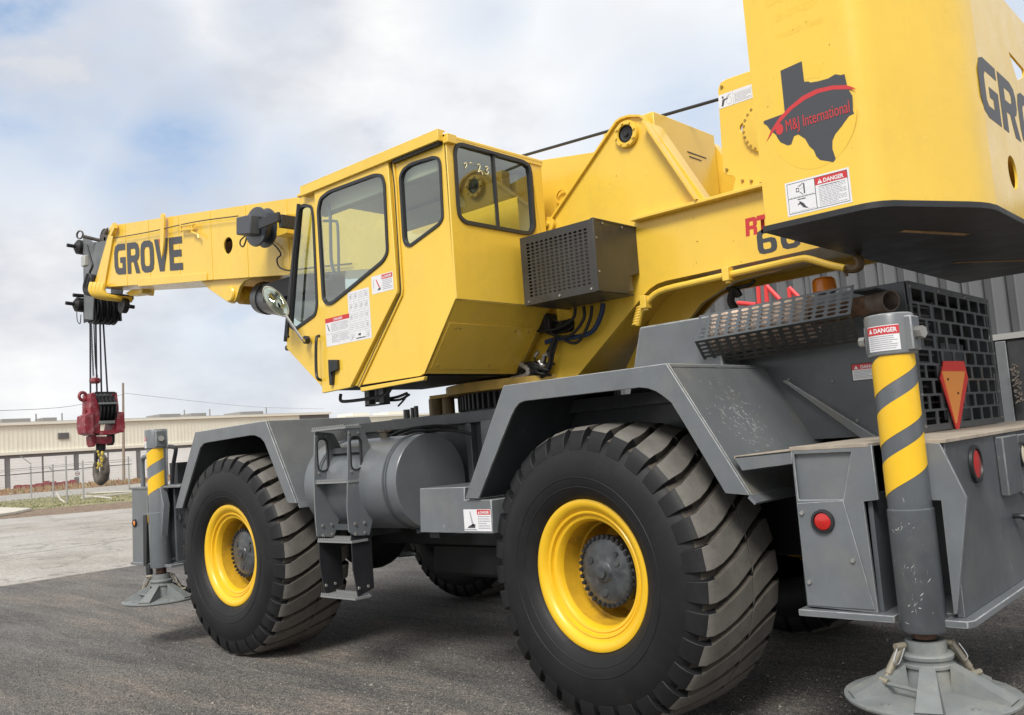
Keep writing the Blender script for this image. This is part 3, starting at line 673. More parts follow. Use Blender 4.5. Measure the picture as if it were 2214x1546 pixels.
# ---- chassis
fr = MB(); fr.box((-4.6, .78, 1.20), (.45, 2.12, 1.72)); fr.box((.45, .78, 1.20), (1.2, 2.12, 1.38)); fr.box((-4.9, .70, 1.70), (.35, 2.2, 1.78))
for x in (-2.55, -2.1, -1.6, -1.15): fr.box((x, .72, 1.15), (x+.05, .79, 1.70))
fr.box((-1.33, .60, 1.15), (-1.20, .78, 1.70)); fr.box((-1.12, .66, 1.1), (-1.08, .78, 1.70))
fr.build('chassis_frame', GRYD, crane, bevel=.004)
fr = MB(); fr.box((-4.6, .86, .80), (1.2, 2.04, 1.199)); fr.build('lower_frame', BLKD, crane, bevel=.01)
for x in (0, -3.66):
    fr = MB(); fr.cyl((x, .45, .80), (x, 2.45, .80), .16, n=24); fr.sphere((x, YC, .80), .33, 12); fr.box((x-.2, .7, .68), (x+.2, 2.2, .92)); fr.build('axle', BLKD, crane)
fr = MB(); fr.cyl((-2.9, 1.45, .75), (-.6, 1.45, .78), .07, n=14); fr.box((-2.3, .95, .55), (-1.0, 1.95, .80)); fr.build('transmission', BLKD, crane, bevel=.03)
# fenders
def fender(side_px, arch_px, top_y, gusset, m_slope, name='fender'):
    f_ = empty(name, P(*side_px[0], y=0), crane)
    o_ = XZ(side_px, 0.0); a_ = XZ(arch_px, 0.0)
    mb = MB(); mb.xz(o_+a_, 0.0, .02); mb.build('side_plate', GRY, f_, bevel=.004)
    return f_, o_, a_
rs = [(1005.5, 1078), (1088, 833.7), (1440, 785.5), (1621, 1071)]
ra = [(1568, 1067), (1480, 918), (1451, 871), (1434, 857), (1418, 846.5), (1400, 840), (1382, 838), (1133.8, 867), (1122, 872), (1112, 884), (1104, 900), (1034, 1078)]
f_, o_, a_ = fender(rs, ra, 1.15, None, None)
def slabs(f_, p_list, y0, y1, mats_, t=.02, names=None):
    "skins between consecutive side points, running inboard"
    for i in range(len(p_list)-1):
        (xa, za), (xb, zb) = p_list[i], p_list[i+1]
        d = Vector((xb-xa, zb-za)).normalized(); n_ = Vector((d.y, -d.x))*t
        mb = MB(); mb.xz([(xa, za), (xb, zb), (xb+n_.x, zb+n_.y), (xa+n_.x, za+n_.y)], y0, y1)
        mb.build(names[i], mats_[i], f_, bevel=.003)
slabs(f_, [o_[0], o_[1], o_[2], o_[3]], .021, 1.12, [GRYD, GRY, GRYS], names=['front_skin', 'top_skin', 'rear_skin'])
mb = MB(); tip = o_[3]; mb.xz([tip, (tip[0]+.03, tip[1]-.035), (tip[0]+.02, tip[1]-.045), (tip[0]-.012, tip[1]-.012)], 0.0, .5); mb.build('rolled_lip', GRY, f_)
fs_ = [(379, 1099), (422, 934.3), (574, 909.5), (640.5, 1088)]
fa = [(622, 1088), (576, 968), (571, 956), (563, 947), (551, 941.5), (540, 941.5), (450, 956.5), (440, 959), (432, 968), (393, 1099)]
f2, o2, a2 = fender(fs_, fa, 1.0, None, None)
slabs(f2, [o2[0], o2[1], o2[2], o2[3]], .021, 1.02, [GRYD, GRY, GRY], names=['front_skin', 'top_skin', 'rear_skin'])
mb = MB(); tip = o2[3]; mb.xz([tip, (tip[0]+.02, tip[1]-.035), (tip[0]+.01, tip[1]-.04), (tip[0]-.012, tip[1]-.01)], .02, 1.02); mb.build('rolled_lip', GRY, f2)

# bright scratches in the paint of the fender slope and the jack tube
def scratches(nm, O, U, Vv, Nn, n, par, col, lmax=.05, clusters=5):
    O, U, Vv, Nn = map(V3, (O, U, Vv, Nn)); mb = MB(); cs = [(random.uniform(.2, .8), random.uniform(.15, .85)) for _ in range(clusters)]
    for i in range(n):
        cu_, cv_ = random.choice(cs); u = min(.97, max(.03, random.gauss(cu_, .10))); v = min(.97, max(.03, random.gauss(cv_, .12))); a_ = random.gauss(.9, .6); L = random.uniform(.008, lmax)*random.random(); t = random.uniform(.0008, .0022)
        d = (U.normalized()*math.cos(a_)+Vv.normalized()*math.sin(a_)); e_ = d.cross(Nn).normalized()*t; p = O+U*u+Vv*v+Nn*.0006; q = p+d*L*.5+e_*random.uniform(-3, 3); r = p+d*L
        mb.faces([p, q-e_, r, q+e_], [(0, 1, 2, 3)])
    o = mb.build(nm, col, par, recalc=False); o['kind'] = 'stuff'
SCR = mat('bare_primer', (.55, .56, .55), .5)
(x2, z2), (x3, z3) = o_[2], o_[3]; nS = Vector((z2-z3, 0, x3-x2)).normalized()
scratches('scratches', (x2, .04, z2), (x3-x2, 0, z3-z2), (0, .55, 0), nS, 170, f_, SCR, .07, 6)
scratches('scratches', (x2, .04, z2), (x3-x2, 0, z3-z2), (0, 1.0, 0), nS, 70, f_, SCR, .03, 9)
# fenders on the far side
for oo in (o_, o2):
    f3 = empty('fender', (oo[1][0], 2.9, oo[1][1]), crane)
    ar = [(x, z) for x, z in (a_ if oo is o_ else a2)]
    mb = MB(); mb.xz(oo+ar, 2.88, 2.9); mb.build('side_plate', GRY, f3, bevel=.004)
    slabs(f3, oo, 1.85, 2.879, [GRY]*3, names=['front_skin', 'top_skin', 'rear_skin'])

def bead(name, pts, r, m_, par):
    mb = MB(); mb.tube([Vector(p)+Vector((random.uniform(-.001, .001), 0, random.uniform(-.001, .001))) for p in pts], r, 6, 0); mb.build(name, m_, par)
bead('weld_bead', [(x2+(x3-x2)*t+nS.x*.001, 1.09, z2+(z3-z2)*t+nS.z*.001) for t in [i/30 for i in range(31)]], .006, GRYS, f_)
bead('weld_bead', [(x2+(x3-x2)*.03, .03+1.05*t, z2+(z3-z2)*.03+.002) for t in [i/30 for i in range(31)]], .003, GRYS, f_)
# ---- rear outrigger housing (stands across the back of the machine)
rb = empty('rear_outrigger_box', (1.55, YC, .69), crane)
L0 = [(1711, 976), (1884, 961.5), (1899, 1081), (1866.4, 1084.5), (1899, 1326), (1746.7, 1311), (1722.4, 1086)]
hl = XZ([(1716, 982), (1840, 976.5), (1823, 1080), (1726.5, 1081)], 0)
mb = MB(); mb.xz(XZ(L0, 0), 0, .02, holes=[hl]); mb.build('side_panel', GRY, rb, bevel=.003)
mb = MB(); mb.xz(inset(hl, -.006), .0202, .032); mb.build('recessed_panel', GRY, rb)
cv = XZ([(1724, 1088), (1824, 1082), (1893, 1318), (1748, 1308)], 0)
mb = MB(); mb.xz(cv, -.006, -.0005); mb.build('cover_plate', GRY, rb, bevel=.002)
mb = MB()
for q in ((1734.5, 1109), (1751, 1258.5), (1845, 1212)): mb.bolt(P(*q, y=-.006), (0, -1, 0), .011, .010)
mb.build('bolts', BOLT, rb)
R0 = [(1981, 955), (2031, 957.6), (2089.5, 1074), (2069, 1328), (2062, 1328), (2034.6, 1082), (2000.6, 1082)]
mb = MB(); mb.xz(XZ(R0, 0), -.001, .02); mb.build('corner_plate', GRY, rb, bevel=.003)
z0, z1 = .705, 1.405
mb = MB(); mb.box((1.835, .021, z0), (1.862, 2.88, z1)); mb.build('rear_plate', GRYD, rb, bevel=.003)
mb = MB(); mb.box((1.20, .022, z0), (1.225, 2.88, z1)); mb.box((1.225, .5, z0), (1.835, .53, z1-.01)); mb.box((1.52, .03, z0), (1.54, .5, 1.2)); mb.box((1.83, .022, z0+.01), (1.834, .49, z1-.01)); mb.build('inner_plates', GRYD, rb)
mb = MB(); mb.xy([(1.18, -.03), (1.60, -.03), (1.60, .10), (1.80, .10), (1.80, -.035), (1.885, -.035), (1.905, .0), (1.905, 2.93), (1.18, 2.93)], z0-.03, z0-.001); mb.build('bottom_flange', GRY, rb, bevel=.004)
mb = MB(); mb.box((1.863, .75, 1.12), (1.90, 1.02, 1.395)); mb.box((1.863, 1.08, 1.1), (1.885, 1.6, 1.39)); mb.build('lamp_bracket', GRYD, rb, bevel=.006)
def lamp(c, n_, r, mt, rim=.012, par=None, nm='tail_lamp'):
    n_ = V3(n_); l_ = empty(nm, c, par); mb = MB(); mb.lathe([(r, 0), (r+rim, .002), (r+rim*.9, .014), (r, .016), (r*.96, .006)], c, n_, 32); mb.build('rubber_ring', BLK, l_)
    mb = MB(); mb.lathe([(r*.97, .004), (r*.9, .010), (r*.5, .015), (.0005, .016)], c, n_, 32); mb.build('lens', mt, l_)
lamp(P(1780, 1127, y=-.006), (0, -1, 0), .041, REDL, par=crane)
lamp(P(2107, 1003, x=1.863), (1, 0, 0), .068, REDL, .016, par=crane)
lamp(P(2207, 982, x=1.886), (1, 0, 0), .05, mat('cream_lamp', (.65, .6, .45), .3), par=crane)
mb = MB(); q = P(2190, 1116, x=1.862); mb.tube([q, q+Vector((.05, .0, .0)), q+Vector((.06, .06, -.02)), q+Vector((.03, .1, -.04))], .012); mb.tube([q+Vector((.02, .02, 0)), q+Vector((.07, .05, -.05)), q+Vector((.02, .12, -.06))], .006, closed=False); mb.build('tie_down_ring', BLK, rb)
# deck
dk = MB(); dk.xy([(1.20, -.001), (1.56, -.001), (1.56, .13), (1.79, .13), (1.79, -.001), (1.875, -.001), (1.875, 2.9), (1.20, 2.9)], 1.406, 1.424); dk.build('deck_plate', DECK, crane, bevel=.003)
mb = MB(); dl = XZ([(1587, 987), (1711, 973.5), (1713, 1003), (1604, 1018)], 0); mb.xz(dl, .0, .02); mb.build('deck_edge', GRY, crane, bevel=.003)
mb = MB(); A_, B_ = P(1587, 986, y=0), P(1711, 973, y=0); A_.z -= .012; B_.z -= .012; mb.prism([(0, 0), (1, 0), (1, 1), (0, 1)], A_, B_-A_, Vector((0, 1.15, .0)), (0, 0, .012)); mb.build('deck_ramp', DECK, crane)

# ---- front outrigger housing
fb = empty('front_outrigger_box', (-5.0, YC, .69), crane)
mb = MB(); q = XZ([(285, 1057), (318, 1055), (319, 1112), (322, 1113), (322, 1219), (287, 1219)], 0); mb.xz(q, 0, .02); mb.build('side_panel', GRY, fb, bevel=.003)
mb = MB(); mb.box((-5.40, .021, .69), (-5.37, 2.88, 1.37)); mb.box((-4.70, .06, .71), (-4.67, 2.88, 1.35)); mb.box((-5.40, .3, .69), (-4.68, .33, 1.36)); mb.build('inner_plates', GRYD, fb)
mb = MB(); mb.xy([(-5.42, -.02), (-4.99, -.02), (-4.99, .1), (-4.76, .1), (-4.76, -.02), (-4.64, -.02), (-4.64, 2.92), (-5.42, 2.92)], .665, .689); mb.build('bottom_flange', GRY, fb, bevel=.003)
mb = MB(); mb.xy([(-5.42, -.01), (-4.99, -.01), (-4.99, .13), (-4.76, .13), (-4.76, -.01), (-4.45, -.01), (-4.45, 2.9), (-5.42, 2.9)], 1.362, 1.38); mb.build('deck_plate', GRYS, crane, bevel=.003)
gs = XZ([(345, 1053), (357, 1053), (365, 1090), (357, 1212), (346, 1216)], .02); mb = MB(); mb.xz(gs, -.03, .03); mb.build('gusset', GRY, fb, bevel=.003)
mb = MB(); mb.xz(XZ([(318, 1113), (326, 1113), (326, 1223), (319, 1223)], 0), -.04, .0); mb.cyl(P(322, 1220, y=-.02), P(324, 1245, y=-.02), .03, n=10); mb.build('stow_bracket', BLK, fb, bevel=.003)
lamp(P(292.5, 1131, y=0), (0, -1, 0), .028, AMB, .008, par=crane, nm='marker_lamp')
lamp(P(390, 1121, y=.06), (0, -1, 0), .03, BLK, .01, par=crane, nm='tow_eye')
mb = MB(); mb.tube([P(310, 1056, y=.1), P(308, 1010, y=.1), P(309, 992, y=.1), P(316, 987, y=.1), P(330, 985, y=.1)], .022, 10); mb.build('grab_rail', GRY, crane)
mb = MB(); mb.tube([P(a, b, y=.35) for a, b in ((372, 1050), (374, 1010), (380, 975), (378, 968), (366, 965))], .02, 8); mb.box(P(368, 1050, y=.4).to_tuple(), tuple(P(368, 1050, y=.4)+Vector((.16, .12, .22)))); mb.build('front_fittings', BLK, crane)

# ---- outrigger jacks
def jack(x, y, ztop, zbot, zpad, steps, rtop=.086, name_rot=0.0, angs=(-2.9, .15)):
    j = empty('outrigger_jack', (x, y, zpad), crane); A = (0, 0, 1)
    mb = MB(); mb.lathe([(.001, ztop), (rtop*.93, ztop), (rtop, ztop-.012), (rtop, 1.15), (rtop+.005, 1.145), (rtop+.005, zbot+.012), (rtop, zbot), (.03, zbot)], (x, y, 0), A, 48)
    mb.build('jack_tube', GRYD if ztop > 1.9 else GRY, j)
    mb = MB(); mb.lathe([(.001, ztop+.02), (rtop+.006, ztop+.02), (rtop+.012, ztop+.01), (rtop+.012, ztop-.15), (rtop, ztop-.155)], (x, y, 0), A, 40)
    mb.box((x+rtop*.55, y-.055, ztop-.14), (x+rtop+.022, y+.045, ztop+.003)); mb.box((x-rtop-.016, y-.02, ztop-.14), (x-rtop*.55, y+.05, ztop-.02))
    mb.build('head_collar', GRY, j, bevel=.006)
    mb = MB(); mb.cyl((x+rtop+.02, y-.01, ztop-.07), (x+rtop+.055, y-.02, ztop-.07), .026, n=6); mb.cyl((x-rtop-.02, y, ztop-.08), (x-rtop-.045, y, ztop-.08), .02, n=6); mb.build('head_bolt', BOLT, j)
    # reflective tape, wound up the visible side of the tube
    for zb in steps:
        mb = MB(); n = 30; a0, a1 = angs; vs = []; rr = rtop+.0015; h = .133; sl2 = .135
        for i in range(n+1):
            t = i/n; a_ = a0+(a1-a0)*t; z = zb+sl2*t
            vs += [(x+rr*math.cos(a_), y+rr*math.sin(a_), z), (x+rr*math.cos(a_), y+rr*math.sin(a_), z+h)]
        mb.faces(vs, [(2*i, 2*i+2, 2*i+3, 2*i+1) for i in range(n)]); mb.build('warning_stripe', YRIM, j, recalc=False)
    mb = MB(); mb.cyl((x, y, zpad+.24), (x, y, zbot+.02), .045, n=24); mb.build('jack_rod', mat('rusty_rod', (.10, .05, .035), .5, metal=.4, var=.4, vscale=20), j)
    # pad
    pd = MB(); pd.lathe([(.001, zpad), (.325, zpad), (.335, zpad+.010), (.335, zpad+.018), (.326, zpad+.022), (.17, zpad+.035), (.10, zpad+.04), (.088, zpad+.125), (.098, zpad+.132), (.098, zpad+.142), (.092, zpad+.148), (.092, zpad+.160), (.100, zpad+.166), (.102, zpad+.178), (.095, zpad+.186), (.078, zpad+.188), (.078, zpad+.232), (.05, zpad+.232)], (x, y, 0), A, 56)
    for k in range(5):
        a_ = name_rot+k*2*PI/5; d = Vector((math.cos(a_), math.sin(a_), 0)); s_ = Vector((-d.y, d.x, 0)); c = Vector((x, y, zpad+.02))
        v = []
        for sgn in (-1, 1):
            v += [c+d*.09+s_*.032*sgn, c+d*.305+s_*.058*sgn, c+d*.315+s_*.048*sgn+Vector((0, 0, .012)), c+d*.095+s_*.028*sgn+Vector((0, 0, .125))]
        pd.faces(v, [(0, 1, 2, 3), (7, 6, 5, 4), (3, 2, 6, 7), (1, 5, 6, 2), (0, 3, 7, 4), (0, 4, 5, 1)])
        d2 = Vector((math.cos(a_+PI/5), math.sin(a_+PI/5), 0)); pd.cyl(c+d2*.27+Vector((0, 0, -.003)), c+d2*.27+Vector((0, 0, .012)), .016, .014, n=12)
    a_ = name_rot; p1 = Vector((x+.21*math.cos(a_), y+.21*math.sin(a_), zpad+.075)); a_ += 2*PI/5; p2 = Vector((x+.21*math.cos(a_), y+.21*math.sin(a_), zpad+.075)); pd.cyl(p1, p2, .008, n=8)
    pd.build('float_pad', GRYL, j, bevel=0)
    for sgn in (-1, 1):
        d = (cr*sgn).normalized(); d.z = 0; b_ = Vector((x, y, zpad+.215))
        mb = MB(); mb.cyl(b_+d*.088, b_+d*.118-Vector((0, .02, 0)), .014, n=12)
        mb.cyl(b_+d*.10, b_+d*.165+Vector((0, 0, -.105)), .017, n=12); mb.cyl(b_+d*.165+Vector((0, 0, -.105)), b_+d*.195+Vector((0, 0, -.150)), .012, n=12); mb.cyl(b_+d*.16+Vector((0, -.03, -.135)), b_+d*.205+Vector((0, .01, -.128)), .013, n=10)
        mb.build('locking_pin', mat('tarnished_pin', (.30, .27, .21), .5, metal=.5), j)
        mb = MB(); mb.tube([b_+d*.10-fwd*.03, b_+d*.13-fwd*.03-Vector((0, 0, .06)), b_+d*.15-fwd*.03-Vector((0, 0, .05)), b_+d*.125-fwd*.02], .003, 6); mb.build('pin_clip', STEEL, j)
    return j
J1 = jack(1.712, -.02, 1.935, .655, .385, (1.605, 1.397, 1.192), rtop=.086, name_rot=-2.55, angs=(-2.75, .10))
jack(-4.862, .0, 1.875, .66, .37, (1.50, 1.26), rtop=.086, name_rot=-2.2, angs=(-2.75, .25))
jack(1.712, 2.92, 1.935, .655, .385, (1.655,)); jack(-4.862, 2.9, 1.875, .66, .37, ())
mb = MB(); a0, a1 = -2.75, -1.7; n = 8; vs = []
for i in range(n+1): a_ = a0+(a1-a0)*i/n; vs += [(-4.862+.096*math.cos(a_), .096*math.sin(a_), 1.02+.05*i/n), (-4.862+.096*math.cos(a_), .096*math.sin(a_), 1.13+.0*i/n)]
mb.faces(vs, [(2*i, 2*i+2, 2*i+3, 2*i+1) for i in range(n)]); mb.build('warning_stripe', YRIM, crane, recalc=False)

mb = MB()
for i in range(44):
    a_ = random.gauss(-1.6, .35); z = random.choice((random.gauss(.76, .03), random.gauss(.90, .03), random.gauss(1.07, .02))); z = min(1.13, max(.67, z)); rr = .0915; L = random.uniform(.004, .03); b_ = random.gauss(1.2, .7); t = random.uniform(.0008, .002)
    pt = lambda aa, zz: Vector((1.712+rr*math.cos(aa), -.02+rr*math.sin(aa), zz)); da, dz_ = L*math.cos(b_)/rr, L*math.sin(b_)
    mb.faces([pt(a_, z), pt(a_+da*.5, z+dz_*.5-t), pt(a_+da, z+dz_), pt(a_+da*.5, z+dz_*.5+t)], [(0, 1, 2, 3)])
o = mb.build('scratches', SCR, J1, recalc=False); o['kind'] = 'stuff'
# danger label on the jack head (bent round the tube)
def curved_label(x, y, z0, z1, r, a0, a1, title):
    mb = MB(); n = 12; row = lambda z, rr: [(x+rr*math.cos(a0+(a1-a0)*i/n), y+rr*math.sin(a0+(a1-a0)*i/n), z) for i in range(n+1)]
    def band(za, zb, rr, mi, aa=None, ab=None):
        aa = a0 if aa is None else aa; ab = a1 if ab is None else ab
        v = [(x+rr*math.cos(aa+(ab-aa)*i/n), y+rr*math.sin(aa+(ab-aa)*i/n), z) for z in (za, zb) for i in range(n+1)]
        mb.faces(v, [(i, i+1, n+2+i, n+1+i) for i in range(n)], mi)
    band(z0, z1, r+.001, 0); zh = z1-(z1-z0)*.36; band(zh, z1-.003, r+.002, 1)
    for k in range(7):
        z = zh-.006-(zh-z0-.008)*k/7; band(z-.0028, z-.0002, r+.002, 3, a0+.08, a1-.08-random.random()*.25)
    if title:
        me = MB(); me.text(title, (0, 0, 0), (1, 0, 0), (0, 1, 0), (z1-zh)*.5, (a1-a0)*r*.68, bold=.03)
        for v in me.bm.verts:
            a_ = a0+(a1-a0)*.26+v.co.x/r; v.co = Vector((x+(r+.003)*math.cos(a_), y+(r+.003)*math.sin(a_), zh+(z1-zh)*.22+v.co.y))
        vs = [v.co.copy() for v in me.bm.verts]; me.bm.verts.index_update(); mb.faces(vs, [tuple(q.index for q in f.verts) for f in me.bm.faces], 0); me.bm.free()
        mb.faces([(x+(r+.003)*math.cos(a0+(a1-a0)*t), y+(r+.003)*math.sin(a0+(a1-a0)*t), zh+(z1-zh)*h_) for t, h_ in ((.07, .22), (.21, .22), (.14, .78))], [(0, 1, 2)], 0)
    mb.build('danger_label', DM, crane, recalc=False)
curved_label(1.712, -.02, 1.800, 1.905, .0985, -2.25, -.88, 'DANGER')
curved_label(-4.862, 0, 1.73, 1.83, .0985, -2.4, -1.45, 'DANGER')

# ---- fuel tank, toolbox, ladder
tk = empty('fuel_tank', (-2.0, .39, .98), crane); xe = -1.634; yc_, zc_, r_ = .39, 1.315, .33
mb = MB(); mb.lathe([(.001, 0), (r_-.004, 0), (r_, -.005), (r_, -1.05), (r_-.004, -1.055), (.001, -1.055)], (xe, yc_, zc_), (1, 0, 0), 64); mb.build('tank_shell', GRYL if False else GRY, tk)
for dx in (-.14, -.90):
    mb = MB(); mb.lathe([(r_, 0), (r_+.007, .001), (r_+.007, .012), (r_+.002, .014), (r_+.002, .026), (r_+.007, .028), (r_+.007, .040), (r_, .041)], (xe+dx, yc_, zc_), (1, 0, 0), 64); mb.box((xe+dx, yc_-.05, zc_-r_-.03), (xe+dx+.04, yc_+.05, zc_-r_+.005)); mb.build('tank_strap', GRYD, tk)
    mb = MB(); mb.box((xe+dx-.03, yc_+.1, zc_-r_-.08), (xe+dx+.07, .78, zc_-r_+.2)); mb.build('tank_bracket', GRYD, tk)
mb = MB(); c = Vector((xe-.45, yc_-.02, zc_+r_-.01)); mb.cyl(c, c+Vector((0, -.01, .05)), .035, n=20); mb.cyl(c+Vector((0, -.01, .045)), c+Vector((0, -.01, .06)), .045, n=8); mb.box(tuple(c+Vector((-.07, -.015, .045))), tuple(c+Vector((.07, .01, .06)))); mb.build('filler_cap', mat('brass_cap', (.2, .17, .13), .5, metal=.4), tk, bevel=.004)
mb = MB(); mb.tube([c+Vector((.1, .05, 0)), c+Vector((.2, .1, .035)), c+Vector((.34, .12, .03)), c+Vector((.5, .2, .02)), c+Vector((.6, .3, -.02))], .012); mb.tube([c+Vector((-.1, .1, .0)), c+Vector((.05, .15, .05)), c+Vector((.3, .22, .06)), c+Vector((.45, .3, .03))], .014); mb.build('fuel_hose', HOSE, tk)
tb = MB(); q = XZ([(907.5, 1056), (1004, 1053), (1004.5, 1086), (1062, 1080.5), (1065.3, 1153.3), (909, 1151)], .02)
z_top = q[0][1]; tb.xz([(q[0][0], z_top), (q[1][0], z_top), (q[2][0], q[3][1]), q[3], (q[4][0], q[5][1]), q[5]], .02, .62); tb.build('tool_box', GRY, crane, bevel=.005)
dc = decal_y((1003.5, 1101.5), (1062, 1099.5), (1005, 1148), .019); dc.rect(0, 0, 1, 1, WHT); danger(dc, .5, .04, .98, .98, .24, lines=6)
dc.poly([(.30, .2), (.22, .9), (.26, .9), (.36, .25)], GTXT, 2); dc.poly([(.12, .14), (.4, .14), (.42, .3), (.34, .34), (.16, .22)], DKD, 2); dc.rect(.02, .04, .46, .1, GTXT, 2); dc.build('danger_label', crane)
ld = empty('access_ladder', (-2.27, 0, .6), crane)
for xx, plx, slot_c in ((P(748, 1000, y=-.03).x, [(751.4, 931), (756, 927.5), (783, 930), (787, 934), (803.9, 979.6), (807.5, 1110), (796.7, 1157), (764, 1158), (753, 1150), (749, 1100)], (767.7, 979.6)), (P(678, 1000, y=-.03).x, [(678.5, 938), (683, 933.5), (720, 937), (724, 943), (738, 972), (736, 1113.6), (720.8, 1160.7), (684, 1160), (680, 1120), (677, 1041)], (696, 984))):
    pl = YZ(plx, xx); sc_ = P(*slot_c, x=xx); slot = rnd([(sc_.y-.045, sc_.z-.115), (sc_.y+.045, sc_.z-.115), (sc_.y+.045, sc_.z+.115), (sc_.y-.045, sc_.z+.115)], .042, 5)
    mb = MB(); mb.yz(pl, xx, xx+.010, holes=[slot]); mb.build('side_plate', GRY, ld, bevel=.002)
    mb = MB(); mb.yz(inset(slot, -.006), xx-.004, xx+.014, holes=[inset(slot, .004)]); mb.build('hand_slot_trim', BLK, ld)
    ys = [p[0] for p in pl]; y0_, y1_ = min(ys), max(ys); zb = pl[6][1]
    mb = MB(); mb.yz([(y0_+.03, zb+.12), (y1_-.05, zb+.12), (y1_-.05, .60), (y0_+.06, .56), (y0_+.03, .75)], xx-.012, xx-.001); mb.build('rubber_extension', BLK, ld)
    mb = MB()
    for z in (zb+.02, zb+.09, .62):
        for y in (y0_+.06, y0_+.14): mb.bolt((xx+.01, y, z), (1, 0, 0), .012, .008)
    for z in (pl[0][1]-.02, 1.42):
        for y in (y0_+.05, y0_+.13): mb.bolt((xx+.01, y, z), (1, 0, 0), .010, .006)
    mb.build('bolts', BOLT, ld)
xa, xb = P(678, 1000, y=-.03).x, P(748, 1000, y=-.03).x
for z in (P(715, 924, y=-.03).z, P(715, 1040, y=-.03).z, P(715, 1168, y=-.03).z, P(730, 1289, y=-.03).z):
    mb = MB(); mb.box((xa-.004, -.03, z-.018), (xb+.015, .11, z-.002))
    nT = 16; k = (xb-xa)/nT
    for yt in (-.03, .105):
        for i in range(nT): mb.xz([(xa+i*k, z-.004), (xa+(i+.75)*k, z-.004), (xa+(i+.6)*k, z+.012), (xa+(i+.15)*k, z+.012)], yt, yt+.006)
    mb.build('ladder_step', mat('step_grating', (.27, .28, .28), .5, metal=.3), ld)
for z in (1.55, 1.0): mb = MB(); mb.box((xa, .12, z), (xb, .16, z+.04)); mb.box((xa+.1, .14, z), (xa+.14, .35, z+.03)); mb.build('ladder_bracket', GRYD, ld)

# ---- turntable
tt = empty('turntable', (-1.5, YC, 1.78), crane)
mb = MB(); mb.cyl((-1.5, YC, 1.78), (-1.5, YC, 1.93), .60, n=64)
for k in range(72):
    a_ = 2*PI*k/72; c = Vector((-1.5+.615*math.cos(a_), YC+.615*math.sin(a_), 1.80)); d = Vector((math.cos(a_), math.sin(a_), 0)); s_ = Vector((-d.y, d.x, 0))*.016
    mb.faces([c-s_-d*.03, c+s_-d*.03, c+s_*.6+d*.02, c-s_*.6+d*.02]+[v+Vector((0, 0, .11)) for v in (c-s_-d*.03, c+s_-d*.03, c+s_*.6+d*.02, c-s_*.6+d*.02)], [(0, 1, 2, 3), (7, 6, 5, 4), (3, 2, 6, 7), (0, 3, 7, 4), (1, 5, 6, 2)])
mb.build('ring_gear', BLK, tt)
mb = MB(); mb.box((-2.16, .90, 1.918), (-1.2, 2.0, 1.945)); mb.cyl((-1.5, YC, 1.92), (-1.5, YC, 1.99), .72, n=48); mb.build('bearing_plate', [mat('worn_yellow_edge', (.55, .36, .08), .6, var=.3, vscale=6)], tt, bevel=.003)
mb = MB(); q = P(943, 885, y=.95); mb.cyl((q.x, .95, 1.76), (q.x, .95, 1.92), .055, n=20); mb.cyl((q.x+.11, .98, 1.76), (q.x+.11, .98, 1.92), .05, n=20); mb.build('swing_pinion', mat('greasy_bronze', (.20, .14, .06), .5, var=.4), tt)
mb = MB()
for px, h_ in ((880, .11), (893, .12), (901, .13)): q = P(px, 902, y=1.05); mb.cyl((q.x, 1.05, 1.76), (q.x, 1.05, 1.76+h_), .028 if px == 880 else .018, n=14)
mb.build('filter_canisters', GRYD, crane)

# ---- superstructure
ss = empty('superstructure', (-.3, YC, 1.95), crane)
YN, YF = 1.0, 1.9
low = XZ([(1850, 521), (1789, 531), (1500, 594), (1440, 607), (1420, 614), (1404, 625), (1390, 640), (1250, 811), (1100, 835)], YN)
zbot = 1.95
body = [(2.0, low[0][1]), low[0], low[1], low[2], low[3], low[4], low[5], low[6], (low[7][0], low[7][1]), (low[7][0]-.03, zbot), (-1.7, zbot), (-1.7, 2.55), (-1.55, 2.72), (-.55, 2.90), (2.0, 2.90)]
body[0] = (2.0, low[1][1])
tri = XZ([(1195, 471), (1334, 263), (1345, 255), (1362, 249.5), (1386, 249), (1394, 253), (1404, 265), (1520, 434)], YN)
pinc = P(1357, 291, y=YN)
body = body[:12]+[(-1.55, 2.72), (tri[0][0]-.05, 2.93)]+tri[:-1]+[(tri[-1][0]+.02, 2.93), (2.0, 2.93)]
for y0_, y1_ in ((YN, YN+.03), (YF-.03, YF)):
    mb = MB(); mb.xz(body, y0_, y1_, holes=[circle(pinc.x, pinc.z, .055, 20)]); mb.build('side_plate', YEL, ss, bevel=.003)
# floor skins of the hollow body, set in a little from the plates
und = [(1.98, low[1][1]+.05), (low[3][0], low[3][1]+.05), (low[6][0]-.02, low[6][1]+.03), (low[7][0]+.0, low[7][1]+.04), (low[7][0]-.05, zbot+.02)]
for i in range(4):
    (ax, az), (bx, bz) = und[i], und[i+1]; mb = MB(); mb.xz([(ax, az), (bx, bz), (bx, bz+.02), (ax, az+.02)] if abs(bx-ax) > abs(bz-az) else [(ax, az), (bx, bz), (bx-.02, bz), (ax-.02, az)], YN+.031, YF-.031); mb.build('floor_plate', YEL, ss)
mb = MB(); mb.box((-1.7, YN+.031, zbot), (low[7][0]-.04, YF-.031, zbot+.03)); mb.build('base_plate', YEL, ss)
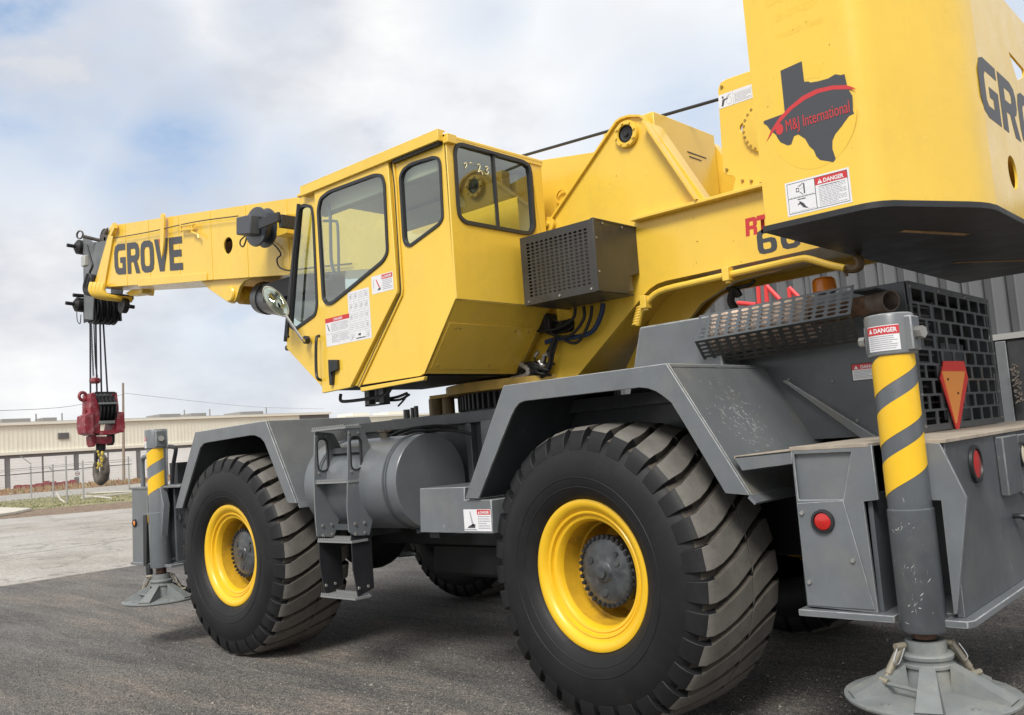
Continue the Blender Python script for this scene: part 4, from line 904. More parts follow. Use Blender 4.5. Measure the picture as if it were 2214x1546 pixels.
# inner web seen below the body, with dark machinery inside it
wb = XZ([(1330, 770), (1560, 655), (1640, 610), (1500, 640), (1440, 690), (1400, 760)], 1.45)
mb = MB(); mb.xz([(.62, 2.48), (.30, 2.46), (.05, 2.36), (-.15, 2.18), (-.35, 1.97), (-.62, 1.97), (-.45, 2.2), (-.2, 2.5)], 1.36, 1.40); mb.build('inner_web', YEL, ss, bevel=.003)
mb = MB(); mb.box((-.45, 1.42, 1.95), (-.05, 1.88, 2.28)); mb.cyl((-.2, 1.25, 2.05), (-.2, 1.5, 2.05), .16, n=20); mb.build('swing_motor', BLKD, ss, bevel=.02)
# top flange
mb = MB(); mb.box((-.17, YN-.065, 2.905), (1.95, YN-.001, 2.925)); mb.box((-.17, YF+.001, 2.905), (1.95, YF+.07, 2.925)); mb.build('top_flange', YEL, ss, bevel=.003)
# triangular boom towers
tri = XZ([(1195, 471), (1334, 263), (1345, 255), (1362, 249.5), (1386, 249), (1394, 253), (1404, 265), (1520, 434)], YN)
tri2 = [(x, z) for x, z in tri]+[(tri[-1][0], 2.86), (tri[0][0], 2.75)]
pinc = P(1357, 291, y=YN)
for y0_, y1_ in ((YN-.004, YN+.028), (YF-.028, YF+.004)):
    for i in range(len(tri)-1):
        (ax, az), (bx, bz) = tri[i], tri[i+1]; d = Vector((bx-ax, bz-az)).normalized(); nn = Vector((-d.y, d.x))*.014
    pl = tri; mb = MB(); inn = inset(tri2, .014)
    wide = .065
    for i in range(len(tri)-1):
        mb.xz([tri2[i], tri2[i+1], inn[i+1], inn[i]], (y0_-.020 if i < 6 else y0_-.075) if y0_ < 1.2 else y1_, (y0_-.001) if y0_ < 1.2 else y1_+.06)
    mb.build('tower_edge_bar', YEL, ss)
# thick inner rib behind the near tower (the sloping double edge)
(ax, az), (bx, bz) = tri[6], tri[7]
mb = MB(); mb.xz([(ax, az), (bx, bz), (bx-.02, bz), (ax-.02, az-.01)], YN+.03, YN+.15); mb.build('tower_rib', YEL, ss, bevel=.002)
mb = MB(); mb.lathe([(.058, .0), (.088, .0), (.092, .018), (.086, .03), (.062, .032), (.058, .02)], (pinc.x, YN, pinc.z), (0, -1, 0), 24)
for k in range(8): a_ = k*PI/4+.2; mb.bolt((pinc.x+.074*math.cos(a_), YN-.03, pinc.z+.074*math.sin(a_)), (0, -1, 0), .010, .012)
mb.build('pin_collar', YEL, ss)
mb = MB(); mb.cyl((pinc.x, YN-.012, pinc.z), (pinc.x, YF+.01, pinc.z), .054, n=24); mb.lathe([(.03, 0), (.045, .004), (.048, .0)], (pinc.x, YN-.013, pinc.z), (0, -1, 0), 20); mb.bolt((pinc.x, YN-.012, pinc.z), (0, -1, 0), .018, .016); mb.build('boom_pivot_pin', BLK, ss)
# winch side plates
wp = [(.462, 3.094), (.484, 3.600), (.51, 3.64), (.56, 3.655), (1.17, 3.655), (1.17, 2.926), (.50, 2.926), (.545, 3.03), (.535, 3.062), (.50, 3.08)]
wq = [P(*q, y=1.05) for q in ((1563, 373), (1552, 195), (1557, 179), (1570, 171), (1640, 149))]
wp = [(wq[0].x, wq[0].z), (wq[1].x, wq[1].z), (wq[2].x, wq[2].z), (wq[3].x, wq[3].z), (1.19, wq[4].z), (1.19, 2.90), (.50, 2.90)]+XZ([(1583, 418), (1590, 385), (1584, 380), (1573, 379)], 1.05)
hq = P(1608, 275, y=1.05)
for y0_, y1_ in ((1.05, 1.075), (1.82, 1.845)):
    mb = MB(); mb.xz(wp, y0_, y1_, holes=[circle(hq.x, hq.z, .028, 14)]); mb.build('winch_plate', YEL, ss, bevel=.003)
mb = MB(); dcx = P(1660, 272, y=1.05); mb.lathe([(.001, .025), (.13, .025), (.155, .02), (.16, .012), (.16, -.01)], (dcx.x, 1.05, dcx.z), (0, -1, 0), 32); mb.build('winch_drum_cap', YEL, ss)
mb = MB()
for k in range(14): a_ = 1.7+k*.24; mb.bolt((dcx.x+.145*math.cos(a_), 1.045, dcx.z+.145*math.sin(a_)), (0, -1, 0), .010, .022)
for q in ((1561, 188), (1572, 367), (1606, 391), (1625, 392), (1646, 397)): mb.bolt(P(*q, y=1.05), (0, -1, 0), .010, .012)
mb.build('bolts', mat('painted_bolt', (.38, .24, .05), .6, dirt=(.1, .06, .03), dirtamt=.8, dscale=20), ss)
mb = MB(); mb.cyl((.85, 1.08, 3.35), (.85, 1.81, 3.35), .20, n=32); mb.build('winch_drum', ROPE, ss)
dc = decal_y((1552.5, 207), (1626, 177.5), (1555.5, 236), 1.049); dc.U.x = P(1626, 177.5, y=1.049).x-P(1552.5, 206, y=1.049).x
dc.rect(0, 0, 1, 1, WHT); dc.rect(.42, 0, .43, 1, GTXT, 2); dc.lines(.47, .08, .96, .72, 6, GTXT); dc.rect(.44, .76, .99, .78, GTXT, 2)
dc.poly([(.07, .1), (.13, .12), (.18, .5), (.28, .55), (.28, .62), (.12, .62), (.1, .45)], DKD, 2); dc.poly(circle(.13, .75, .03, 10, .09), DKD, 2); dc.poly(circle(.3, .4, .08, 18, .28), GTXT, 2, [circle(.3, .4, .07, 18, .25)]); dc.poly([(.22, .7), (.36, .9), (.37, .84), (.24, .65)], GTXT, 2)
dc.build('caution_label', ss)
# grab pipe under the body
pp_ = [P(a, b, y=.97) for a, b in ((1376, 702), (1382, 686), (1386, 668), (1399, 652), (1428, 629), (1500, 611), (1580, 593), (1660, 575), (1725, 561), (1748, 560), (1790, 572), (1826, 580))]
mb = MB(); mb.tube(pp_, .020, 10); mb.build('conduit_pipe', YEL, ss)
mb = MB(); mb.tube([P(a, b, y=.97) for a, b in ((1376, 703), (1380, 686), (1384, 674), (1392, 662))], .027, 10)
for k in range(7): q = P(1376+k*1.6, 702-k*6, y=.97); mb.lathe([(.02, 0), (.031, 0), (.031, .010), (.02, .010)], q, (-.2, 0, 1), 14)
mb.build('conduit_elbow', YEL, ss)
mb = MB()
for q in ((1573, 595), (1395, 655)): c = P(*q, y=.96); mb.box((c.x-.022, .93, c.z-.035), (c.x+.022, 1.0, c.z+.045)); mb.cyl(c+Vector((0, 0, -.05)), c+Vector((0, 0, -.02)), .018, n=8)
mb.build('pipe_clamp', YEL, ss, bevel=.003)
mb = MB(); mb.tube([P(a, b, y=1.0) for a, b in ((1826, 580), (1845, 582), (1858, 576), (1858, 562), (1850, 555))], .024, 10); mb.tube([P(a, b, y=1.0) for a, b in ((1826, 575), (1828, 590), (1832, 596))], .01, 6); mb.build('hydraulic_elbow', mat('oily_bronze', (.14, .09, .04), .5), ss)
mb = MB(); mb.tube([P(a, b, y=1.3) for a, b in ((1598, 640), (1588, 625), (1580, 650), (1590, 668))], .025, 8); mb.tube([P(a, b, y=1.3) for a, b in ((1572, 625), (1600, 620), (1620, 616), (1632, 606))], .012, 6); mb.build('hydraulic_hose', HOSE, ss)
# model numbers on the body side
rt = decal_y((1613, 474), (1680, 455), (1613, 512), YN-.0005)
def P2(px, py): p = P(px, py, y=YN); return p
a, b = P2(1613, 512), P2(1613, 470); o_rt = Decal((a.x, YN-.0005, a.z), (1, 0, 0), (0, 0, 1), (0, -1, 0), DM)
hR = (P2(1616, 470).z-P2(1613, 510).z)
R2 = ([(0, 0), (0, 1), (.8, 1), (1, .88), (1, .55), (.9, .47), (1, .38), (1, 0), (.68, 0), (.68, .34), (.34, .34), (.34, 0)], [(.36, .55), (.36, .78), (.66, .78), (.66, .55)])
T2 = [(0, 1), (.95, 1), (.95, .74), (.66, .74), (.66, 0), (.33, 0), (.33, .74), (0, .74)]
wr = .074
o_rt.poly([((x+z*.08)*wr, z*hR) for x, z in R2[0]], DRED, 1, [[((x+z*.08)*wr, z*hR) for x, z in R2[1]]]); o_rt.poly([((x+z*.08+1.0)*wr, z*hR) for x, z in T2], DRED)
o_rt.build('model_letters', ss)
a, b = P2(1640, 552), P2(1640, 498); S6 = ([(.28, 0), (.07, .07), (0, .25), (0, .75), (.07, .93), (.28, 1), (.95, 1), (.95, .82), (.36, .82), (.3, .76), (.3, .62), (.75, .62), (.94, .55), (1, .4), (1, .2), (.93, .06), (.72, 0)], [(.36, .18), (.64, .18), (.7, .25), (.7, .38), (.64, .45), (.3, .45), (.3, .25)])
n6 = Decal((a.x, YN-.0005, a.z), (1, 0, 0), (0, 0, 1), (0, -1, 0), DM); h6 = b.z-a.z; w6 = .122
n6.poly([(x*w6, z*h6) for x, z in S6[0]], DKD, 1, [[(x*w6, z*h6) for x, z in S6[1]]])
for k in (1, 2): n6.poly([((x+k*1.20)*w6, z*h6) for x, z in O_[0]], DKD, 1, [[((x+k*1.20)*w6, z*h6) for x, z in O_[1]]])
n6.poly([((x+3.5)*w6, z*h6) for x, z in E_], DKD, 1)
n6.build('model_numbers', ss)
# heater/air-conditioner housing
ac = empty('air_conditioner', (-.46, .78, 2.41), crane); ax0, ax1, ay, az0, az1 = -.797, -.160, .53, 2.418, 2.872
A0, A1 = P(1123.5, 517, y=ay), P(1281, 472, y=ay); ax0, ax1 = A0.x, A1.x; az0, az1 = P(1296, 628, y=ay).z, A1.z
mb = MB(); perforated(mb, (ax0, ay, az0), (1, 0, 0), (0, 0, 1), (0, .004, 0), ax1-ax0, az1-az0, 13, 16, .027, .014, border=.045); mb.build('louvred_grille', BLKS, ac)
mb = MB(); mb.xz([(ax1-.02, az0), (ax1, az0), (ax1, az1), (ax1-.02, az1)], ay+.005, ay+.006); 
mb.yz([(ay+.002, az0), (.86, az0+.005), (.87, az0+.12), (.99, az0+.15), (.995, az1), (ay+.002, az1)], ax1-.012, ax1); mb.build('side_panel', BLKS, ac, bevel=.003)
mb = MB(); mb.box((ax0, ay+.005, az0), (ax0+.012, .99, az1)); mb.box((ax0+.012, ay+.005, az1-.012), (ax1-.013, .99, az1)); mb.box((ax0+.012, ay+.005, az0), (ax1-.013, .93, az0+.01)); mb.build('casing', BLKS, ac)
mb = MB(); mb.box((ax0+.03, ay+.06, az0+.03), (ax1-.03, .95, az1-.03)); mb.build('condenser_core', mat('condenser_fins', (.16, .155, .14), .5, metal=.3, var=.3, vscale=40), ac)
mb = MB(); mb.box((ax1-.02, ay+.0, az1-.005), (ax1+.004, 1.0, az1+.006)); mb.box((ax1-.02, ay-.004, az0), (ax1+.005, ay+.03, az1)); mb.build('edge_trim', BLKS, ac, bevel=.002)
mb = MB()
for y, z in ((ay+.09, az1-.02), (ay+.30, az1-.02), (ay+.015, az1-.12), (ay+.015, az0+.12)): mb.bolt((ax1+.004, y, z), (1, 0, 0), .008, .006)
for x in (ax0+.04, ax0+.30, ax1-.05): mb.bolt((x, ay, az0+.02), (0, -1, 0), .009, .006)
mb.build('bolts', BOLT, ac)
# hoses below it
hs = [[(1244, 664), (1238, 690), (1200, 712), (1160, 715)], [(1262, 662), (1262, 690), (1238, 722), (1212, 728), (1175, 715)], [(1280, 660), (1276, 690), (1258, 730), (1242, 742), (1222, 736)], [(1304, 655), (1300, 680), (1282, 715), (1250, 728), (1210, 732), (1180, 740)], [(1200, 730), (1190, 760), (1186, 790), (1170, 806), (1140, 800)], [(1198, 735), (1180, 770), (1172, 798), (1150, 812), (1120, 815)], [(1206, 730), (1196, 765), (1190, 795), (1172, 815), (1140, 812)], [(1156, 668), (1156, 700), (1150, 716)], [(1176, 668), (1180, 710)], [(1120, 775), (1140, 790), (1160, 800), (1180, 770)], [(1195, 690), (1215, 700), (1200, 705), (1232, 690)], [(1185, 722), (1220, 716), (1240, 705)]]
for i, h in enumerate(hs):
    mb = MB(); mb.tube([P(a, b, y=.90+.012*(i % 4)) for a, b in h], .017 if i in (3,) else (.011 if i < 7 else .006), 8, 5); mb.build('hydraulic_hose', BLUEH if i == 3 else HOSE, ss)
for i in range(14):
    a0_, b0_ = random.uniform(1105, 1150), random.uniform(795, 822); mb = MB()
    mb.tube([P(a0_, b0_, y=.93), P(a0_+random.uniform(5, 25), b0_-random.uniform(2, 14), y=.88), P(a0_+random.uniform(20, 45), b0_-random.uniform(-4, 12), y=.90), P(a0_+random.uniform(35, 60), b0_-random.uniform(0, 30), y=.97)], random.uniform(.006, .012), 6, 4); mb.build('hydraulic_hose', HOSE, ss)
for i in range(9):
    q = P(random.uniform(1120, 1200), random.uniform(760, 815), y=.90); mb = MB(); d = Vector((random.uniform(-1, 1), 0, random.uniform(-1, 1))).normalized()*.022; mb.cyl(q-d, q+d, .013, n=6); mb.build('hose_fitting', BOLT, ss)
mb = MB(); mb.xz(rnd(XZ([(1194, 698), (1240, 688), (1240, 716), (1194, 724)], .99), .03), .985, .998); mb.build('access_hole', SOOT_HOLE, ss)  # solid black plate; the dark inside the opening is put into its colour
mb = MB(); c = P(1160, 705, y=.93); mb.box((c.x-.09, .90, c.z-.05), (c.x+.14, 1.0, c.z+.07)); c = P(1135, 800, y=.93); mb.box((c.x-.10, .88, c.z-.05), (c.x+.12, .98, c.z+.05)); mb.build('valve_block', BLKD, ss, bevel=.01)
mb = MB(); mb.tube([P(a, b, y=.88) for a, b in ((1115, 783), (1130, 790), (1142, 800), (1136, 812), (1105, 820))], .018, 8); mb.build('pale_hose', mat('pale_sleeve', (.35, .33, .30), .7, var=.4, vscale=30), ss)
mb = MB(); c = P(1187, 486, y=.985); mb.cyl((c.x, .985, c.z), (c.x, .965, c.z), .055, n=20); mb.cyl((c.x, .965, c.z), (c.x, .94, c.z), .022, n=12); c = P(1216, 425, y=1.13); mb.lathe([(.045, 0), (.055, 0), (.055, .012), (.045, .012)], c, (0, -1, 0), 24); mb.build('lifting_eye', YEL, ss)

# ---- counterweight
cw = empty('counterweight', (1.65, YC, 2.43), crane)
def arc(cx, cy, r, a0, a1, n=6): return [(cx+r*math.cos(a0+(a1-a0)*i/n), cy+r*math.sin(a0+(a1-a0)*i/n)) for i in range(n+1)]
near = [(1.215, -.03)]+rnd([(1.0, -.03), (1.735, -.03), (2.04, .52), (2.04, .8)], .22, 8)[9:27]
plan = [(1.215, -.03), (1.60, -.03), (1.66, -.028), (1.70, -.018), (1.735, .003), (1.77, .04), (1.97, .40), (1.998, .46), (2.018, .52), (2.03, .60)]
far_ = [(x, 2*YC-y) for x, y in reversed(plan)]
inn = [(1.215, .04), (1.60, .04), (1.68, .07), (1.90, .47), (1.95, .62)]
zb, zt = 2.445, 3.58
def shell(poly_o, poly_i):
    mb = MB(); mb.xy(poly_o+list(reversed(poly_i)), zb, zt); return mb
mb = MB(); pts = plan+list(reversed(inn)); mb.xy(pts, zb, zt)
for v in mb.bm.verts:
    if v.co.z > zb+.1: v.co.z = 3.545+.13*(v.co.x-1.215)
mb.build('corner_shell', YEL, cw, bevel=.004)
mb = MB(); fi = [(x, 2*YC-y) for x, y in inn]; mb.xy(far_+fi, zb, zt); 
for v in mb.bm.verts:
    if v.co.z > zb+.1: v.co.z = 3.545+.13*(v.co.x-1.215)
mb.build('corner_shell', YEL, cw, bevel=.004)
tq = [P(*q, x=2.03) for q in ((2181, 108), (2214, 150), (2226, 166), (2203, 178))]
th = rnd([(1.245, 3.354), (1.563, 3.339), (1.56, 3.30), (1.368, 3.224)], .02, 3); thm = [(2*YC-y, z) for y, z in th]
mb = MB(); mb.yz([(.60, zb), (2.30, zb), (2.30, 3.645), (.60, 3.645)], 2.018, 2.03, holes=[th, thm if False else circle(1.0, 2.666, .085, 28), circle(1.9, 2.666, .085, 28)]); mb.build('rear_plate', YEL, cw)
mb = MB(); out_pl = [(1.205, -.045)]+[(x+.006, y-.012) for x, y in plan[1:]]+[(x+.006, y+.012) for x, y in far_[:-1]]+[(1.205, 2*YC+.045)]
mb.xy(out_pl, zb-.03, zb-.002); mb.build('bottom_plate', BLK, cw, bevel=.003)
mb = MB(); mb.xy([(1.60, .60), (1.63, .58), (1.80, 1.02), (1.77, 1.04)], zb-.034, zb-.0305); mb.xy([(1.45, 1.9), (1.48, 1.9), (1.9, 2.5), (1.87, 2.52)], zb-.034, zb-.0305); mb.build('scuffed_strip', WOOD, cw)
mb = MB(); mb.box((1.25, 1.0, 2.50), (1.90, 1.9, 3.2)); mb.build('ballast_core', YEL, cw)
# texas-shaped company mark and danger label on the side
tex = [(1687.5, 153), (1733.5, 132.5), (1739, 177), (1748, 176), (1752, 178.5), (1768, 176), (1790, 170), (1806, 160.5), (1818, 162.5), (1826, 160), (1833, 191), (1843, 207), (1844.5, 240), (1847, 245.5), (1836, 251), (1822, 270), (1806, 290), (1800, 304), (1800, 322), (1807, 343), (1802, 350.5), (1786, 348), (1773, 346), (1765, 338), (1760, 325), (1750, 316), (1741, 300), (1726, 290.5), (1717, 294), (1711, 312), (1703, 314.5), (1688, 308), (1682, 300), (1678, 292), (1666, 282), (1659, 272), (1651.5, 267), (1651, 262), (1697, 245)]
YS = -.0305
Dt = Decal((0, YS, 0), (1, 0, 0), (0, 0, 1), (0, -1, 0), DM)
gc = P(1757, 262, y=YS); ring = [(gc.x+.20*math.cos(a_), gc.z+.02+.235*math.sin(a_)) for a_ in [1.2+5.0*i/40 for i in range(41)]]+[(gc.x+.145*math.cos(a_), gc.z+.02+.175*math.sin(a_)) for a_ in [1.2+5.0*(40-i)/40 for i in range(41)]]
Dt.poly(ring, FADE, .4)
Dt.poly(XZ(tex, YS), DKD, 2)
sw_o = [(1657, 307), (1668, 281), (1684, 256), (1706, 232), (1735, 208), (1765, 193), (1800, 185), (1830, 184), (1846, 189.5), (1851, 193.5)]
sw_i = [(1845, 193), (1828, 193), (1800, 194), (1770, 201), (1740, 216), (1712, 237), (1690, 261), (1672, 285)]
Dt.poly(XZ(sw_o+sw_i, YS), DRED, 3); q = P(1685.5, 279.5, y=YS); Dt.poly(circle(q.x, q.z, .019, 18, .026), DRED, 4)
t0, t1 = P(1701, 286, y=YS), P(1838, 240, y=YS)
hh = P(1697, 258, y=YS).z-P(1697, 287, y=YS).z
Dt.mb.text('M&J International', (t0.x, YS-.0028, t0.z+.002), ((t1.x-t0.x)/abs(t1.x-t0.x), 0, (P(1838, 243, y=YS).z-t0.z)/(t1.x-t0.x)), (0, 0, 1), hh*.93, (t1.x-t0.x), bold=0, mi=1)
Dt.build('company_mark', cw)
gh = Decal((P(1665, 125, y=YS).x, YS, P(1665, 125, y=YS).z), (1, 0, 0), (0, 0, 1), (0, -1, 0), DM)
for k, (s_, w_) in enumerate((('LUL Crane Inc', .26), ('281-379-2301', .20), ('Houston Texas', .22))): gh.mb.text(s_, gh.at(.01+.03*(k > 0), .24-.085*k, .4), (1, 0, .02), (0, 0, 1), .038, w_, mi=4)
gh.build('faded_print', cw)
a, b, c = P(1695.5, 398, y=YS), P(1834, 361, y=YS), P(1700.5, 471, y=YS); q = P(1839, 437, y=YS)
dz = Decal((a.x+.002, YS, (c.z+q.z)/2), (b.x-a.x, 0, 0), (0, 0, (a.z+b.z)/2-(c.z+q.z)/2), (0, -1, 0), DM)
dz.rect(0, 0, 1, 1, WHT); 
for u0, v0, u1, v1 in ((.03, .05, .97, .065), (.03, .935, .97, .95), (.03, .05, .037, .95), (.963, .05, .97, .95), (.465, .05, .475, .95), (.03, .49, .47, .505)): dz.rect(u0, v0, u1, v1, DKD, 2)
dz.rect(.475, .72, .965, .935, DRED, 2); dz.poly([(.51, .75), (.59, .75), (.55, .88)], WHT, 3); dz.poly([(.545, .81), (.555, .81), (.552, .85), (.548, .85)], DRED, 4)
dz.mb.text('DANGER', dz.at(.605, .76, 4), (1, 0, 0), (0, 0, 1), .115*dz.V.length, .31*dz.U.length, bold=.035, mi=0)
dz.lines(.52, .09, .93, .69, 13, GTXT, th=.4); dz.rect(.56, .66, .84, .68, GTXT, 2); dz.lines(.06, .51, .44, .54, 1, GTXT); dz.lines(.06, .08, .44, .11, 1, GTXT)
dz.rect(.29, .58, .31, .88, DKD, 3); dz.poly([(.17, .66), (.22, .66), (.22, .78), (.17, .78)], DKD, 3, [[(.18, .68), (.21, .68), (.21, .76), (.18, .76)]])
for a_ in ((.22, .8, .28, .9), (.22, .65, .27, .56), (.24, .74, .28, .76), (.19, .82, .24, .86)): dz.poly([(a_[0], a_[1]), (a_[0]+.012, a_[1]), (a_[2]+.012, a_[3]), (a_[2], a_[3])], DKD, 3)
dz.rect(.18, .425, .31, .45, DKD, 3); dz.poly([(.20, .39), (.23, .36), (.27, .30), (.30, .20), (.34, .13), (.30, .15), (.26, .18), (.22, .28)], DKD, 3); dz.poly([(.2, .34), (.17, .28), (.19, .28), (.23, .32)], DKD, 3)
dz.build('danger_label', cw)
# maker's name across the back
gz0, gz1 = 2.872, 3.165
gb = Decal((2.0306, .575, gz0), (0, 1, 0), (0, 0, 1), (1, 0, 0), DM); grove(gb, 0, 0, 1.75, gz1-gz0, DKD, DRED); gb.build('maker_lettering', cw)

# ---- boom (raised about eight degrees)
bo = empty('boom', (pinc.x, YC, pinc.z), crane)
YB0, YB1 = 1.15, 1.75
tA, tB = P(245, 487, y=YB0), P(1180, 345, y=YB0); bA, bB = P(226, 621, y=YB0), P(624, 594, y=YB0)
def top(x): return tA.z+(tB.z-tA.z)*(x-tA.x)/(tB.x-tA.x)
def bot(x): return bA.z+(bB.z-bA.z)*(x-bA.x)/(bB.x-bA.x)
xf_t, xf_b = tA.x-.05, P(203, 632, y=YB0).x
prof = [(xf_b, bot(xf_b)), (xf_t, top(xf_t)), (-.05, top(-.05)), (.02, 3.60), (.02, 3.1), (-.5, bot(-.5))]
mb = MB(); hx = P(493, 531, y=YB0); hx_poly = circle(hx.x, hx.z, .09, 24)
hole_ok = [(p[0], p[1]) for p in hx_poly]
mb.xz([prof[0], prof[1], prof[2], prof[5]], YB0, YB0+.02, holes=[hole_ok]); mb.xz([prof[0], prof[1], prof[2], prof[5]], YB1-.02, YB1); mb.build('side_plate', YEL, bo, bevel=.003)
mb = MB()
for (a_, b_) in ((prof[1], prof[2]), (prof[0], prof[5])):
    s_ = 1 if a_ is prof[0] else -1
    mb.xz([a_, b_, (b_[0], b_[1]+.015*s_), (a_[0], a_[1]+.015*s_)], YB0+.021, YB1-.021)
mb.xz([(-.52, bot(-.5)), (-.05, top(-.05)), (-.07, top(-.07)), (-.54, bot(-.54))], YB0+.021, YB1-.021)
mb.build('cover_plate', YEL, bo)
mb = MB(); mb.box((-.10, YB0-.09, 2.98), (.0, YB1+.1, 3.62)); mb.box((-.4, YB0-.1, 3.35), (-.10, YB0-.01, 3.58)); mb.build('boom_foot', YEL, bo, bevel=.004)
mb = MB(); c = P(1495, 325, x=.001)
mb.xy([(.0, YB1-.30), (.004, YB1-.30), (.004, YB1-.05), (.0, YB1-.05)], 3.42, 3.425); mb.xy([(.0, YB1-.28), (.004, YB1-.28), (.004, YB1-.12), (.0, YB1-.12)], 3.39, 3.395); mb.build('scratches', BLK, bo)
# inner sections showing at the tip, weld seams, collar
ax_d = Vector((tA.x-tB.x, 0, tA.z-tB.z)).normalized()
for px in (273, 323, 388, 458, 535, 625):
    q = P(px, 560, y=YB0); mb = MB(); mb.xz([(q.x-.012, bot(q.x)+.005), (q.x+.012, bot(q.x)+.005), (q.x+.012, top(q.x)-.005), (q.x-.012, top(q.x)-.005)], YB0-.004, YB0-.0004); mb.build('weld_seam', YEL, bo)
mb = MB(); s0, s1 = P(300, 602, y=YB0), P(448, 590, y=YB0); mb.xz([(s0.x, s0.z-.0), (s1.x, s1.z), (s1.x, s1.z-.085), (s0.x, s0.z-.10)], YB0-.012, YB0-.0004); mb.build('wear_plate', YEL, bo, bevel=.003)
cp = XZ([(222, 632), (245, 500), (249, 485), (237, 488), (228, 525), (201, 620), (198, 630)], 1.12)
mb = MB(); mb.xz(cp, 1.125, 1.149); mb.xz(cp, 1.76, 1.80); mb.build('tip_collar', YEL, bo, bevel=.004)
mb = MB(); mb.xz(XZ([(249, 482), (251, 493), (243, 510), (240, 510), (246, 484)], 1.1), 1.08, 1.12); mb.build('collar_lug', YEL, bo)
mb = MB(); lo_, hi_ = P(200, 627, y=1.05), P(236, 622, y=1.05)
for k in range(4):
    q = P(201+k*8, 628+k*.5, y=1.1); mb.tube([q+Vector((0, 0, .10)), q+Vector((0, -.02, .0)), q+Vector((.02, .04, -.07)), q+Vector((.02, .25, -.09)), q+Vector((.02, .34, -.09))], .04, 10)
mb.build('section_rollers', YEL, bo)
mb = MB()
for k in range(3):
    q = P(193+k*6, 622+k, y=1.12); mb.tube([q+Vector((0, 0, .18)), q+Vector((-.08, -.02, .0)), q+Vector((-.02, .04, -.08)), q+Vector((0, .5, -.09))], .035, 8)
mb.build('wear_pads', BLK, bo)
# boom nose
NOSE = mat('nose_grey', (.14, .15, .158), .5, var=.15, vscale=6, bump=.05)
np_ = XZ([(179, 508), (186, 510), (200, 524), (236, 520), (222, 570), (204, 626), (200, 692), (182, 690), (180, 600)], 1.25)
for y0_, y1_ in ((1.25, 1.27), (1.62, 1.64)): mb = MB(); mb.xz(np_, y0_, y1_); mb.build('nose_plate', NOSE, bo, bevel=.004)
nx = P(204, 660, y=1.25).x; nz0, nz1 = P(204, 692, y=1.25).z, P(204, 630, y=1.25).z
for k in range(5):
    mb = MB(); mb.box((nx-.42, 1.275+k*.082, nz0+.02), (nx-.02, 1.285+k*.082, nz1-.02)); mb.build('sheave_divider', BLKD, bo)
for k in range(4):
    mb = MB(); mb.lathe([(.05, -.02), (.17, -.02), (.21, -.03), (.22, -.026), (.185, 0), (.22, .026), (.21, .03), (.17, .02), (.05, .02)], (nx-.20, 1.32+k*.083, (nz0+nz1)/2), (0, 1, 0), 32); mb.build('sheave', BLK, bo)
cs2 = P(215, 515, y=1.3)
mb = MB(); mb.lathe([(.03, -.03), (.12, -.03), (.14, -.04), (.12, 0), (.14, .04), (.12, .03), (.03, .03)], (cs2.x, 1.40, cs2.z), (0, 1, 0), 24); mb.cyl(P(180, 511, y=1.1), P(216, 520, y=1.3), .025, n=8); mb.lathe([(.045, 0), (.06, 0), (.06, .02), (.045, .02)], P(174, 508, y=1.1), (.4, -1, 0), 16); mb.cyl(P(228, 505, y=1.1), P(233, 493, y=1.1), .03, .01, n=8); mb.build('tip_sheave', mat('greased_steel', (.12, .11, .10), .5, metal=.4, var=.4, vscale=12), bo)
for (a, b, xx) in (((145, 530), (182, 536), 1), ((142, 655), (180, 660), 1), ((158, 638), (184, 640), 0), ((290, 664), (262, 660), 1)):
    p, q = P(*a, y=1.3), P(*b, y=1.3); d = (q-p)
    p = P(*a, x=P(*b, y=1.3).x); 
    mb = MB(); mb.cyl(p, q, .025, n=10)
    if xx: mb.cyl(p.lerp(q, .45), p.lerp(q, .6), .05, .095, n=14); mb.cyl(p.lerp(q, .6), q, .10, n=14)
    mb.build('nose_pin', BLKD, bo)
mb = MB(); c = P(189, 565, y=1.1); mb.box((c.x-.06, 1.04, c.z-.07), (c.x+.06, 1.1, c.z+.07)); mb.build('nose_junction_box', mat('pale_box', (.4, .41, .40), .6), bo, bevel=.01)
mb = MB(); mb.tube([P(a, b, y=1.09) for a, b in ((188, 530), (196, 560), (200, 575), (194, 590), (197, 605), (190, 615))], .016, 6); mb.tube([P(a, b, y=1.1) for a, b in ((166, 672), (167, 692), (173, 700), (175, 680))], .006, 5); mb.build('nose_cable', HOSE, bo)
mb = MB(); mb.xz(XZ([(262, 694), (250, 694), (244, 690), (248, 660), (256, 650), (260, 668)], 1.641), 1.641, 1.655); mb.build('rope_guard', NOSE, bo)
# lettering on the boom
a, b, c, d = P(249, 528.5, y=YB0), P(397.5, 509, y=YB0), P(249, 594.5, y=YB0), P(397.5, 583, y=YB0)
bt = Decal((c.x, YB0-.0045, c.z), ((d-c).x, 0, (d-c).z), (0, 0, ((a-c).z+(b-d).z)/2), (0, -1, 0), DM); grove(bt, 0, 0, 1.0, 1.0, DKD, DRED); bt.build('maker_lettering', bo)
